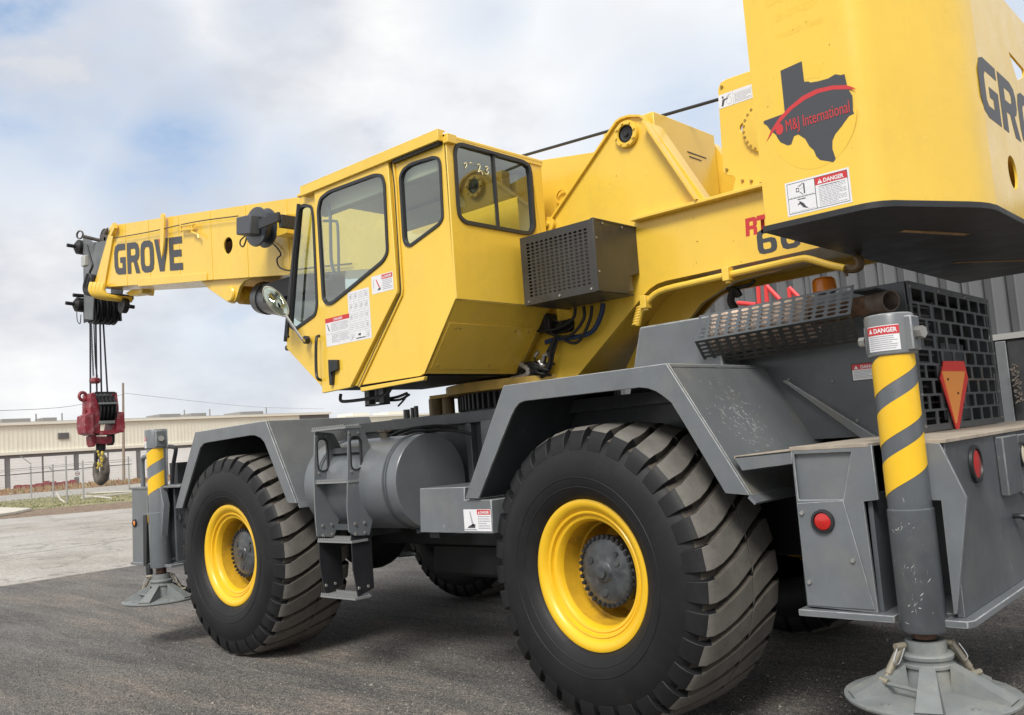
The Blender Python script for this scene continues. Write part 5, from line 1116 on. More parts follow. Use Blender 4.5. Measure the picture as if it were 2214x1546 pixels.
# sling bracket, cable reel, cable, small brackets
mb = MB(); q = [P(a, b, y=1.1) for a, b in ((353, 465), (351, 545))]; mb.xz(rnd(XZ([(348.5, 462), (356.5, 461), (355, 530), (352, 552), (350, 552), (347.5, 530)], 1.1), .04), 1.09, 1.11); mb.build('rope_keeper', YEL, bo, bevel=.003)
mb = MB()
for a, b in (((390, 489), (420, 485)), ((391, 498), (419, 495)), ((391, 485), (391, 502)), ((415, 483), (415, 503)), ((415, 502), (428, 507)), ((428, 507), (430, 515))): mb.cyl(P(*a, y=1.1), P(*b, y=1.1), .012, n=6)
mb.build('wire_guide', YEL, bo)
rl = empty('cable_reel', (-4.3, .9, 3.6), bo)
c = P(562, 490, y=.90)
mb = MB(); mb.lathe([(.06, -.07), (.16, -.07), (.19, -.065), (.195, -.05), (.17, -.04), (.14, -.035), (.14, .035), (.17, .04), (.195, .05), (.19, .065), (.16, .07), (.06, .07)], (c.x-.02, .93, c.z), (0, 1, 0), 40); mb.build('reel_drum', mat('reel_black', (.035, .04, .05), .35, coat=.3), rl)
mb = MB(); bx = [P(*q, y=.74) for q in ((510, 470), (541, 463), (541, 506), (510, 508))]; mb.xz([(p.x, p.z) for p in bx], .74, .85); mb.build('reel_box', mat('reel_box_grey', (.06, .067, .08), .45), rl, bevel=.012)
mb = MB(); e0, e1 = P(560, 484, y=.78), P(601, 486, y=.78); mb.box((e0.x, .77, e0.z-.05), (e1.x+.02, .80, e0.z+.04)); mb.box((e1.x-.02, .80, e0.z-.10), (e1.x+.03, 1.0, e0.z+.02)); mb.build('reel_arm', BLK, rl, bevel=.005)
mb = MB(); g0 = P(600, 475, y=1.0); mb.box((g0.x, .98, g0.z-.17), (g0.x+.17, 1.15, g0.z+.03)); mb.build('reel_bracket', YEL, rl, bevel=.005)
mb = MB(); mb.tube([P(a, b, y=1.10) for a, b in ((246, 515), (330, 500), (420, 480), (515, 467))], .006, 5); mb.build('reel_cable', HOSE, bo)
mb = MB(); mb.tube([P(a, b, y=1.12) for a, b in ((560, 507), (590, 527), (603, 541), (607, 551), (599, 560), (602, 575), (612, 582), (625, 585), (640, 583), (690, 577), (760, 570))], .008, 6); mb.tube([P(a, b, y=.9) for a, b in ((530, 510), (520, 520), (520, 530), (526, 533), (531, 522), (533, 512))], .008, 6); mb.build('signal_cable', HOSE, bo)
mb = MB(); mb.xz(XZ([(285, 626), (308, 624), (306, 634), (296, 638), (280, 640), (270, 634)], 1.3), 1.3, 1.42); mb.build('anti_two_block_bracket', YEL, bo, bevel=.01)
# lift cylinder and its lug
lg = XZ([(432, 604), (575, 596), (545, 600), (527, 608), (518, 620), (512, 640), (508, 650), (500, 656), (492, 653), (450, 624)], 1.2)
for y0_, y1_ in ((1.20, 1.24), (1.66, 1.70)): mb = MB(); mb.xz(lg, y0_, y1_); mb.build('lift_lug', YEL, bo, bevel=.004)
mb = MB(); c = P(500, 636, y=1.2); mb.lathe([(.001, .03), (.07, .03), (.085, .015), (.085, 0)], (c.x, 1.2, c.z), (0, -1, 0), 24); mb.cyl((c.x, 1.2, c.z), (c.x, 1.7, c.z), .06, n=16); mb.build('lift_pin', YEL, bo)
c0 = P(520, 640, y=1.45); c1 = P(560, 652, y=1.45); cE = Vector((-1.3, 1.45, 2.25)); dirc = (cE-Vector((c.x, 1.45, c.z))).normalized(); cA = Vector((c.x, 1.45, c.z))
mb = MB(); mb.cyl(cA, cA+dirc*.45, .07, n=24); mb.cyl(cA+Vector((0, -.14, 0)), cA+Vector((0, .14, 0)), .10, n=20); mb.build('cylinder_rod', YINN, bo)
mb = MB(); mb.cyl(cA+dirc*.26, cA+dirc*2.7, .16, n=36); mb.cyl(cA+dirc*.24, cA+dirc*.34, .175, n=36); mb.cyl(cA+dirc*.8+Vector((0, .1, -.10)), cA+dirc*1.8+Vector((0, .1, -.10)), .1, n=20); mb.build('lift_cylinder', mat('cylinder_grey', (.07, .075, .08), .3, coat=.3), bo)
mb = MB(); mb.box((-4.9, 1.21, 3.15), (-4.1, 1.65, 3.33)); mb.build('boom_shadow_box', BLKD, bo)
# hoist rope from winch to tip
rp_ = [P(a, b, y=1.45) for a, b in ((1640, 190), (1552, 216), (1418, 257), (1316, 290), (1140, 334))]
mb = MB(); p0, p1 = rp_[0], rp_[-1]; d = (p1-p0); tipx = tA.x; mb.cyl(p0, p0+d*((tipx-p0.x)/d.x*.995), .012, n=8); mb.build('hoist_rope', ROPE, bo)

# ---- hook block hanging from the boom tip
HX = -9.35
def H(px, py, x=HX): return P(px, py, x=x)
mb = MB()
for k, (a, b) in enumerate((((195, 692), (195.5, 852)), ((207, 692), (209.5, 852)), ((216, 692), (219.5, 852)), ((223, 692), (232.5, 852)))): mb.cyl(H(*a), H(*b), .0125, n=8)
mb.build('hoist_line', ROPE, bo)
hk = empty('hook_block', H(216, 1042), None, 'red crane hook block with yellow-splashed hook hanging under the boom tip', 'hook block')
def hyz(pts, x0, x1, nm, m_, bev=.004):
    mb = MB(); mb.yz([(H(*q).y, H(*q).z) for q in pts], x0, x1); return mb.build(nm, m_, hk, bevel=bev)
hyz([(187, 852), (195, 850), (204, 880), (208, 918), (207, 938), (187, 938), (180, 936), (186, 900), (186, 880)], HX-.13, HX+.14, 'cheek_plate', REDP)
hyz([(237, 850), (243, 850), (247, 880), (248, 938), (232, 936), (238, 905), (242, 882)], HX-.13, HX+.14, 'cheek_plate', REDP)
hyz([(173, 900), (190, 893), (192, 936), (190, 942), (175, 938), (172, 925)], HX-.10, HX+.17, 'cheek_weight', REDP)
hyz([(242, 892), (256, 893), (259, 925), (257, 936), (240, 938)], HX-.10, HX+.17, 'cheek_weight', REDP)
hyz([(205, 933), (240, 931), (241, 940), (206, 942)], HX-.06, HX+.16, 'cross_bar', REDP)
hyz([(196, 941), (203, 941), (203, 955), (200, 966), (196, 967), (192, 960), (191, 944)], HX-.08, HX+.08, 'trunnion_link', REDP)
hyz([(236, 940), (243, 939), (243, 955), (240, 963), (236, 963), (233, 955)], HX-.08, HX+.08, 'trunnion_link', BLKD)
hyz([(202, 944), (236, 944), (236, 958), (226, 961), (210, 961), (202, 958)], HX-.09, HX+.10, 'trunnion', REDP, .01)
c = (H(209, 885)+H(226, 885))/2
ya, yb = H(204, 880).y, H(238, 880).y
for k in range(4):
    yk = ya+(yb-ya)*(k+.5)/4; mb = MB(); mb.lathe([(.04, -.02), (.16, -.02), (.205, -.026), (.212, -.022), (.17, 0), (.212, .022), (.205, .026), (.16, .02), (.04, .02)], (HX, yk, H(216, 885).z), (0, 1, 0), 36); mb.build('sheave', BLK, hk)
hyz([(199, 873), (240, 872), (240, 876), (199, 877)], HX+.20, HX+.22, 'rope_guard', GRYL, 0)
hyz([(203, 912), (236, 911), (236, 917), (203, 918)], HX+.15, HX+.18, 'rope_guard', GRYL, 0)
hyz([(197, 849), (238, 849), (241, 853), (197, 854)], HX+.12, HX+.15, 'top_guard', BLKD, 0)
mb = MB(); mb.lathe([(.035, -.015), (.06, -.02), (.075, 0), (.06, .02), (.035, .015), (.03, 0), (.035, -.015)], H(179, 857), (1, .15, 0), 20); mb.build('becket_eye', REDP, hk)
mb = MB(); mb.cyl(H(182, 888), H(190, 886), .03, n=10); mb.cyl(H(246, 893), H(255, 893), .02, n=8); mb.build('side_lugs', REDP, hk)
mb = MB(); t_, b_ = H(218, 958), H(218, 975); mb.cyl(t_, b_, .065, .06, n=18); mb.build('hook_shank', BLKD, hk)
hp = [(219, 972, .055), (219, 985, .075), (218, 1000, .085), (217, 1015, .085), (217, 1028, .065), (217, 1038, .03)]
mb = MB()
# the hook seen edge-on: it curls away in the boom's direction
cz = H(218, 1010).z; cy_ = H(218, 1010).y; pts = []
for a_, rr in ((1.35, .055), (1.0, .06), (.6, .066), (.2, .07), (-.3, .074), (-.9, .074), (-1.5, .07), (-2.1, .065), (-2.7, .055), (-3.3, .045), (-3.8, .03)): pts.append((Vector((HX-.02+.15*math.cos(a_), cy_, cz-.02+.17*math.sin(a_))), rr))
pts = [(Vector((HX, cy_, H(218, 970).z)), .05)]+pts
prev = None
for (p, r1), (q, r2) in zip(pts[:-1], pts[1:]): mb.cyl(p, q, r1*.85, r2*.85, n=16)
for p, r1 in pts: mb.sphere(p, r1*.85, 8)
mb.build('hook', HOOKM, hk)
mb = MB(); 
for i in range(14):
    q = H(random.uniform(212, 224), random.uniform(975, 1012), x=HX+.215-.0*i); q.x = HX+.185; mb.sphere(q, random.uniform(.010, .022), 5, 1.6)
mb.build('paint_splash', YHK, hk)
hyz([(203, 978), (209, 976), (210, 992), (206, 998), (203, 996)], HX+.0, HX+.05, 'safety_latch', BLK, .004)
aw = empty('anti_two_block_weight', H(205, 825), None, 'small red ring weight on a chain above the hook block', 'weight')
mb = MB(); mb.cyl(H(205, 817), H(205, 829), .062, .062, n=18); mb.cyl(H(205, 819), H(205, 827), .07, n=18); mb.build('weight', REDP, aw, bevel=.01)
mb = MB()
for a, b, n_ in (((197, 697), (202, 815), 46), ((202, 700), (210, 816), 0)):
    for i in range(n_):
        p = H(a[0]+(b[0]-a[0])*i/n_, a[1]+(b[1]-a[1])*i/n_, x=HX+.1); mb.lathe([(.010, 0), (.016, .003), (.016, -.003), (.010, 0)], p, (1, .2, 0) if i % 2 else (.1, 1, 0), 8)
mb.tube([H(203, 700), H(205, 760), H(207, 795), H(211, 815)], .008, 6)
mb.build('chain', BLKD, aw)

# ---- operator's cab
cb = empty('cab', (-1.7, .46, 1.99), crane)
YD = .93
zr = P(966, 296, y=0).z
side_px = [(648, 425), (619, 752.5), (704, 850), (907, 807), (917, 805), (987.7, 647), (967, 300)]
sp_ = XZ(side_px, 0); sp_[0] = (sp_[0][0], 3.475); sp_[6] = (-.87, 3.475); sp_[5] = (-.885, 2.447)
zb_c = (sp_[2][1]+sp_[3][1])/2; sp_[2] = (sp_[2][0], zb_c); sp_[3] = (sp_[3][0], zb_c); sp_[4] = (sp_[4][0], zb_c+.012)
W1 = rnd(XZ([(646, 447), (657, 440), (676, 444), (680, 470), (688.5, 660), (684, 683), (638, 716), (625, 706), (636, 560)], 0), .03, 3)
W2 = rnd(XZ([(688.5, 455), (694, 428), (714, 412), (813, 375.5), (831, 377), (836.5, 397), (843.5, 548), (832, 568), (722.8, 658), (709, 661), (700, 648)], -.022), .035, 3)
W3 = rnd(XZ([(863.5, 384), (870, 366), (888, 352), (938, 336.5), (951, 340), (955, 355), (960.5, 473), (952, 487), (887, 535.5), (876, 531), (871.5, 518)], 0), .035, 3)
DR = XZ([(686.5, 415.5), (845.5, 349), (865.5, 622), (865.5, 634), (764, 838), (704, 850)], 0)
W2h = [(x, z) for x, z in inset(W2, -.02)]
mb = MB(); mb.xz(sp_, 0, .02, holes=[inset(W1, .004), W2h, inset(W3, .004)]); mb.build('side_wall', YEL, cb, bevel=.003)
door = None
mb = MB(); mb.xz(DR, -.030, -.004, holes=[inset(W2, .004)]); door = mb.build('door', YEL, cb, bevel=.004)
def window(nm, poly, plane, axis, d_out, d_in, wd=.024):
    mb = MB(); f = mb.xz if axis == 'y' else mb.yz
    f(poly, plane+d_out, plane+d_in, holes=[inset(poly, wd)]); o = mb.build(nm+'_gasket', GASK, cb, bevel=.004)
    mb = MB(); g = inset(poly, wd-.004); m_ = (plane+(d_out+d_in)/2); mb.faces([(x, m_, z) if axis == 'y' else (m_, x, z) for x, z in g], [tuple(range(len(g)))]); mb.build(nm+'_pane', GLS, cb, recalc=False)
window('quarter_window', W1, 0, 'y', -.008, .024); window('door_window', W2, -.03, 'y', -.010, .012, .022); window('side_window', W3, 0, 'y', -.008, .024, .020)
# door shut line (slide track) and lower rail
trk = XZ([(852, 350), (858, 400), (872, 625), (871, 638), (779, 836)], 0)
mb = MB(); mb.tube([Vector((x, -.008, z)) for x, z in trk], .007, 6, 0); mb.build('door_track', YEL, cb)
mb = MB(); mb.tube([Vector((x-.013, -.006, z)) for x, z in trk], .0085, 6, 0); mb.build('door_seal_shadow', BLK, cb)  # black seal strip, widened so its colour draws the shadow along the door edge
lr = XZ([(781, 838), (920, 814), (918, 822), (783, 847)], -.02); mb = MB(); mb.xz(lr, -.03, -.001); mb.build('lower_rail', YEL, cb, bevel=.003)
gt0, gt1 = P(648, 405, y=-.05), P(946, 283, y=-.05)
mb = MB(); mb.box((gt0.x, -.05, gt0.z-.068), (gt1.x, -.001, gt0.z)); mb.box((gt0.x, -.05, gt0.z), (gt1.x, .02, gt0.z+.006)); mb.build('roof_rail', YEL, cb, bevel=.004)
mb = MB(); q0, q1 = P(855, 345, y=0), P(962, 300, y=0); mb.box((q0.x, -.030, gt0.z-.088), (-.90, -.001, gt0.z-.069)); mb.build('track_channel', BLK, cb)
# rear wall with window
xr_ = -.87
RW = rnd(YZ([(979.2, 327), (984, 311), (995, 308), (1131, 346.5), (1145, 357), (1149, 374), (1157.5, 492), (1151, 508), (1136, 508.5), (1005, 485), (990, 471), (986.5, 449)], xr_), .03, 3)
zf = 2.447
mb = MB(); mb.yz([(.0, zf), (YD, zf), (YD, 3.475), (0, 3.475)], xr_-.02, xr_, holes=[inset(RW, .004)]); mb.build('rear_wall', YEL, cb, bevel=.004)
window('rear_window', RW, xr_, 'x', .010, -.026, .026)
ry = [p[0] for p in RW]; rz = [p[1] for p in RW]
mq = P(1072, 410, x=xr_); mb = MB(); mb.box((xr_-.012, mq.y-.009, min(rz)+.02), (xr_+.004, mq.y+.009, max(rz)-.02)); mb.build('window_divider', GASK, cb)
# chalked number on the rear glass
mk = MB()
for s_ in ([(1003, 355), (1007, 352), (1009, 357), (1006, 364)], [(1016, 354), (1017, 352), (1021, 353)], [(1032, 357), (1036, 355), (1038, 361), (1034, 372), (1040, 369), (1044, 378)], [(1049, 362), (1053, 360), (1055, 364), (1052, 368), (1056, 372), (1054, 377), (1050, 376)]): mk.tube([P(a, b, x=xr_-.001) for a, b in s_], .0035, 6)
mk.build('marker_writing', CHALK, cb)
# sloping lower back
(hx1, hz1), (hx2, hz2) = sp_[5], sp_[4]
mb = MB(); mb.xz([(hx1, hz1), (hx2, hz2), (hx2-.02, hz2), (hx1-.02, hz1)], .001, YD); mb.build('lower_back', YEL, cb, bevel=.003)
nv = Vector((hz1-hz2, 0, -(hx1-hx2))).normalized()
def sl(t, y, o=0): return Vector((hx1+(hx2-hx1)*t, y, hz1+(hz2-hz1)*t))+nv*o
mb = MB(); mb.faces([sl(.30, .03, .001), sl(.30, .86, .001), sl(.93, .70, .001), sl(.93, .03, .001)]+[sl(.30, .03, .007), sl(.30, .86, .007), sl(.93, .70, .007), sl(.93, .03, .007)], [(4, 5, 6, 7), (0, 3, 2, 1), (0, 1, 5, 4), (1, 2, 6, 5), (2, 3, 7, 6), (3, 0, 4, 7)]); mb.build('inspection_panel', YEL, cb, bevel=.002)
mb = MB()
for t, y in ((.36, .14), (.36, .66), (.36, .80), (.86, .55), (.36, .10), (.88, .08)): mb.bolt(sl(t, y, .006), nv, .010, .008)
mb.build('bolts', mat('painted_bolt_head', (.5, .34, .08), .5), cb)
# roof, floor, far wall, front
mb = MB(); mb.box((sp_[0][0]-.02, -.012, 3.476), (-.86, YD+.01, 3.50)); mb.build('roof', YEL, cb, bevel=.006)
mb = MB(); mb.box((-.885, -.004, 3.455), (-.862, YD+.003, 3.495)); mb.box((-.885, -.012, 3.44), (-.84, .07, 3.497)); mb.build('roof_edge', YEL, cb, bevel=.003)
mb = MB(); mb.box((sp_[2][0], .021, zb_c), (sp_[3][0], YD, zb_c+.03)); mb.build('floor', BLKD, cb)
fw = [sp_[0], sp_[1], sp_[2], sp_[3], sp_[5], sp_[6]]
mb = MB(); farwin = [(-2.62, 2.40), (-1.55, 2.40), (-1.1, 2.72), (-1.1, 3.38), (-2.42, 3.38)]
mb.xz([sp_[0], sp_[1], sp_[2], sp_[3], sp_[4], sp_[5], sp_[6]], YD-.02, YD, holes=[farwin]); mb.build('far_wall', YEL, cb)
mb = MB(); mb.xz([sp_[3], sp_[4], sp_[5], (-.9, 2.68), (-1.15, 2.68), (-1.55, 2.38), (-2.6, 2.38), sp_[2]], YD-.03, YD-.022); mb.xz([(-1.09, 2.63), (-.90, 2.63), (-.90, 3.45), (-1.09, 3.45)], YD-.03, YD-.022); mb.build('inner_lining', CINT, cb)
mb = MB(); mb.faces([(x, YD-.01, z) for x, z in farwin], [(0, 1, 2, 3, 4)]); mb.build('far_window_pane', GLS, cb, recalc=False)
(wx0, wz0), (wx1, wz1) = sp_[1], sp_[0]
mb = MB(); mb.faces([(wx0, .02, wz0), (wx1, .02, wz1), (wx1, YD-.02, wz1), (wx0, YD-.02, wz0)], [(0, 1, 2, 3)]); mb.build('windscreen', GLS, cb, recalc=False)
mb = MB(); mb.tube([(wx0+.0, -.004, wz0+.05), (wx1-.01, -.004, wz1-.05)], .016, 8, 0); mb.tube([(wx0+.0, YD, wz0+.05), (wx1, YD, wz1-.05)], .016, 8, 0); mb.tube([(wx0, .0, wz0), (wx0, YD, wz0)], .02, 8, 0); mb.build('windscreen_gasket', GASK, cb)
mb = MB(); (fx0, fz0) = sp_[2]; mb.xz([(wx0, wz0), (fx0, fz0), (fx0+.02, fz0+.01), (wx0+.02, wz0)], .02, YD); mb.build('lower_front', YEL, cb)
mb = MB(); mb.tube([P(a, b, y=-.05) for a, b in ((645, 455), (640, 500), (634, 560), (627, 660), (622, 720), (624, 728))], .010, 6); mb.build('front_trim_rod', BLK, cb)
# interior
st = empty('operator_seat', (-1.45, .46, 2.1), crane)
mb = MB(); mb.box((-1.70, .24, 2.35), (-1.22, .70, 2.48)); mb.build('seat_cushion', mat('seat_vinyl', (.03, .032, .035), .6), st, bevel=.04, seg=3)
mb = MB(); mb.xz([(-1.30, 2.42), (-1.18, 2.42), (-1.06, 3.02), (-1.15, 3.05)], .25, .69); mb.build('backrest', mat('seat_back_vinyl', (.10, .10, .095), .6), st, bevel=.04, seg=3)
mb = MB(); mb.box((-1.6, .3, 2.02), (-1.25, .64, 2.35)); mb.build('seat_base', BLKD, st)
mb = MB(); mb.box((-2.45, .06, 2.20), (-2.12, .85, 2.38)); mb.build('dash', CINT, cb, bevel=.04)
mb = MB(); mb.lathe([(.165, -.01), (.18, -.012), (.187, 0), (.18, .012), (.165, .01), (.165, -.01)], (-2.10, .42, 2.60), (.5, 0, .85), 30); mb.cyl((-2.2, .42, 2.4), (-2.1, .42, 2.60), .025, n=10); mb.cyl((-2.1, .25, 2.6), (-2.1, .59, 2.6), .012, n=8); mb.build('steering_wheel', BLK, cb)
mb = MB(); mb.tube([P(a, b, y=.04) for a, b in ((712, 440), (714, 470), (716, 560), (722, 590), (712, 606), (702, 606))], .012, 8); mb.tube([P(a, b, y=.04) for a, b in ((700, 478), (722, 478), (730, 490), (732, 580), (728, 592), (704, 594))], .010, 8); mb.build('inside_grab_rail', GRYD, cb)
mb = MB(); mb.box((-2.3, .04, 3.30), (-1.0, .12, 3.42)); mb.box((-2.3, YD-.12, 3.28), (-1.0, YD-.04, 3.42)); mb.cyl((-1.10, .3, 3.18), (-1.17, .3, 3.14), .07, n=20); mb.build('roof_ducts', CREAM, cb, bevel=.01)
mb = MB(); mb.box((sp_[0][0]+.03, .03, 3.445), (-.90, YD-.04, 3.455)); mb.build('ceiling_liner', mat('pale_headliner', (.55, .56, .50), .8), cb)
mb = MB()
for i in range(13): mb.cyl((-1.75+.065*i, YD-.04, 2.64), (-1.75+.065*i, YD-.04, 2.95), .004, n=5)
for z in (2.64, 2.74, 2.84, 2.95): mb.cyl((-1.78, YD-.04, z), (-.95, YD-.04, z), .005, n=5)
mb.build('window_guard', BLK, cb)
# outside fittings
mb = MB(); mb.tube([P(a, b, y=-.03) for a, b in ((692, 727), (688, 727))]+[P(a, b, y=-.07) for a, b in ((684, 733), (683, 770), (684, 805), (687, 818))]+[P(694, 822, y=-.03)], .011, 8); mb.build('grab_handle', GASK, cb)
mb = MB(); hx_ = XZ([(714, 778), (733, 778), (734, 799), (724, 803), (722, 832), (717, 833), (715, 806)], -.035); mb.xz(hx_, -.055, -.031); mb.build('door_handle', BLK, cb, bevel=.005)
mb = MB(); m0, m1 = P(666, 735, y=-.02), P(618, 682, y=-.20); mb.cyl(m0, m0+Vector((0, -.03, 0)), .03, n=16); mb.build('mirror_mount', BLK, cb)
mb = MB(); mb.tube([m0+Vector((0, -.03, 0)), P(653, 733, y=-.12), m1], .010, 8, 3); mb.build('mirror_arm', STEEL, cb)
c = P(596, 651, y=-.22); mn = ((CAM-c).normalized()*.6+Vector((.3, -.5, .35))).normalized()
mb = MB(); uu = Vector((cr*.60+cu*-.78)); uu = (uu-mn*uu.dot(mn)).normalized(); vv = mn.cross(uu)
n = 28; prof_m = [(0, .02), (.5, .018), (.85, .008), (1, 0)]
vs = []; 
for (rr, hh_) in prof_m:
    for i in range(n): a_ = 2*PI*i/n; vs.append(c+uu*(.135*rr*math.cos(a_))+vv*(.056*rr*math.sin(a_))+mn*hh_)
fs = [(k*n+i, k*n+(i+1) % n, (k+1)*n+(i+1) % n, (k+1)*n+i) for k in range(1, 3) for i in range(n)]+[tuple(range(n, 2*n))]
mb.faces(vs, fs); mb.build('mirror_glass', MIRR, cb, recalc=False)
mb = MB(); vs = []
for (rr, hh_) in ((1.0, .002), (1.07, .0), (1.05, -.02), (.6, -.05), (.01, -.055)):
    for i in range(n): a_ = 2*PI*i/n; vs.append(c+uu*(.135*rr*math.cos(a_))+vv*(.056*rr*math.sin(a_))+mn*hh_)
mb.faces(vs, [(k*n+i, k*n+(i+1) % n, (k+1)*n+(i+1) % n, (k+1)*n+i) for k in range(4) for i in range(n)]); mb.build('mirror_housing', mat('mirror_rim', (.3, .29, .22), .4), cb)
# under-cab light and hoses
mb = MB(); mb.tube([P(a, b, y=.1) for a, b in ((737, 852), (736, 864), (745, 868), (790, 863), (830, 855), (842, 845), (848, 832))], .012, 8); mb.tube([P(a, b, y=.3) for a, b in ((838, 862), (860, 858), (880, 850))], .010, 6); mb.tube([P(a, b, y=.3) for a, b in ((838, 866), (865, 864), (885, 853))], .009, 6); mb.tube([P(a, b, y=.3) for a, b in ((878, 858), (872, 866), (861, 878))], .007, 6); mb.build('undercab_hose', HOSE, cb)
mb = MB(); q = P(800, 872, y=.25); mb.box((q.x-.02, .22, q.z-.02), (q.x+.03, .28, q.z+.14)); mb.box((q.x+.14, .22, q.z-.02), (q.x+.19, .28, q.z+.14)); mb.box((q.x-.02, .22, q.z-.022), (q.x+.19, .28, q.z-.012)); mb.cyl((q.x+.09, .25, q.z), (q.x+.09, .25, q.z+.14), .02, n=10); mb.build('undercab_valve', GRYD, cb)
# stickers on the door
yd_ = -.0305
d1 = decal_y((703, 691), (755, 680), (706.5, 750.5), yd_); d1.V.z = P(703, 691, y=yd_).z-P(706, 751.5, y=yd_).z
d1.rect(0, 0, 1, 1, WHT); d1.rect(0, .84, 1, 1, DRED, 2); d1.mb.text('DANGER', d1.at(.36, .875, 3), (1, 0, 0), (0, 0, 1), .09*d1.V.length, .36*d1.U.length, bold=.02, mi=0); d1.rect(.54, .04, .55, .84, GTXT, 2); d1.rect(.03, .43, .97, .44, GTXT, 2)
d1.lines(.24, .5, .52, .8, 7, GTXT); d1.lines(.58, .5, .94, .8, 8, GTXT); d1.lines(.24, .1, .52, .4, 6, GTXT); d1.lines(.58, .12, .94, .4, 7, GTXT); d1.poly([(.06, .8), (.08, .8), (.17, .55), (.13, .53)], DKD, 2); d1.build('danger_label', cb)
d2 = decal_y((755.5, 632), (802, 622), (757.5, 740), yd_); d2.rect(0, 0, 1, 1, WHT)
for r_ in range(5):
    for c_ in range(4):
        if r_ == 0 and c_ in (1, 2): continue
        d2.lines(.05+c_*.24, .03+r_*.2, .22+c_*.24, .17+r_*.2, 4, GTXT, th=.3); 
        if random.random() < .6: d2.poly([(.1+c_*.24, .06+r_*.2), (.16+c_*.24, .08+r_*.2), (.14+c_*.24, .13+r_*.2)], GTXT, 3)
for k in range(1, 4): d2.rect(.02+k*.24, .02, .026+k*.24, .98, GTXT, 2)
for k in range(1, 5): d2.rect(.02, k*.2, .98, k*.2+.004, GTXT, 2)
d2.rect(.4, .1, .52, .14, DKD, 3); d2.rect(.3, .04, .72, .06, DKD, 3); d2.build('hand_signal_chart', cb)
d3 = decal_y((803, 599), (849.5, 588), (805, 637), yd_); d3.rect(0, 0, 1, 1, WHT); danger(d3, .48, .05, .97, .96, .28, lines=6); d3.poly([(.2, .78), (.24, .78), (.38, .3), (.33, .28)], DRED, 2); d3.poly([(.26, .15), (.4, .15), (.42, .28), (.3, .26)], DKD, 2); d3.rect(.08, .3, .1, .8, GTXT, 2); d3.build('danger_label', cb)

for (u0, v0, u1, v1, n_) in ((1240, 330, 1480, 470, 12), (1410, 470, 1640, 580, 12), (1660, 60, 1860, 430, 8), (960, 480, 1000, 760, 10)):
    yq = YN-.002 if u0 < 1600 and u0 > 1100 else (YS-.001 if u0 > 1600 else -.002); mb = MB()
    if u0 == 960: continue
    for i in range(n_):
        q = P(random.uniform(u0, u1), random.uniform(v0, v1), y=yq); r = random.uniform(.001, .003); mb.faces([(q.x+r*math.cos(k*1.05)*random.uniform(.6, 1.2), yq, q.z+1.3*r*math.sin(k*1.05)) for k in range(6)], [tuple(range(6))])
    mb.build('rust_chips', RUST, ss if u0 < 1600 else cw, kind='stuff', recalc=False)
# ---- engine end
en = empty('engine_hood', (.7, 1.75, 1.42), crane)
HYY, GX = 1.05, 1.455
gz0_, gz1_ = 1.428, P(1955, 605, x=GX).z
hum = P(1424, 710, y=HYY); hum0 = P(1398, 786, y=HYY)
mb = MB(); mb.xz([(GX-.01, 1.426), (GX-.01, gz1_-.004), (hum.x, P(1509, 692, y=HYY).z), (hum0.x, 1.98), (hum0.x-.12, 1.72), (.3, 1.5), (.5, 1.426)], HYY, HYY+.02); mb.build('side_panel', GRYD, en, bevel=.003)
mb = MB(); mb.box((.2, HYY+.021, gz1_-.02), (GX-.01, 2.56, gz1_)); mb.build('top_panel', GRYD, en, bevel=.003)
mb = MB(); mb.box((hum.x, HYY-.22, 1.78), (.45, 2.4, P(1509, 692, y=HYY-.1).z)); 
for v in mb.bm.verts:
    if v.co.x < hum.x+.01 and v.co.z < 1.9: v.co.x -= .12
mb.build('hydraulic_reservoir', GRY, en, bevel=.01)
mb = MB(); mb.box((.2, 2.55, 1.43), (GX-.01, 2.57, gz1_)); mb.build('far_panel', GRYD, en)
mb = MB(); q = P(2155, 914, x=GX); gw = 1.54; nO = Vector((GX, HYY+.0, gz0_))
mb = MB(); perforated(mb, nO, (0, 1, 0), (0, 0, 1), (.006, 0, 0), gw, gz1_-gz0_-.002, 7, 9, .182, .070, border=.03, stagger=True, slot=False); mb.build('engine_grille', GRYD, en)
mb = MB()
for z in (gz0_+.03, gz0_+.2, gz0_+.45, gz1_-.2, gz1_-.03):
    for y in (HYY+.02, HYY+gw-.02): mb.bolt((GX+.006, y, z), (1, 0, 0), .010, .007)
for y in (HYY+.5, HYY+1.0): mb.bolt((GX+.006, y, gz1_-.025), (1, 0, 0), .010, .007)
mb.build('grille_bolts', BOLT, en)
mb = MB(); mb.box((GX-.20, HYY+.04, gz0_), (GX-.17, HYY+gw-.04, gz1_-.03)); mb.build('radiator', BLKD, en)
for j in range(17):
    z = gz0_+.06+j*.045
    if j > 14: continue
    mb = MB(); mb.box((GX-.10, HYY+.13, z), (GX-.06, HYY+.52, z+.012)); mb.build('oil_cooler_fin', mat('fin_grey', (.08, .08, .08), .5) if j == 0 else bpy.data.materials['fin_grey'], en)
mb = MB(); mb.box((GX-.12, HYY+.68, gz0_+.05), (GX-.09, HYY+.72, gz1_-.06)); mb.box((GX-.12, HYY+.80, gz0_+.04), (GX-.10, HYY+1.25, gz1_-.3)); mb.build('fan_shroud', GRYD, en)
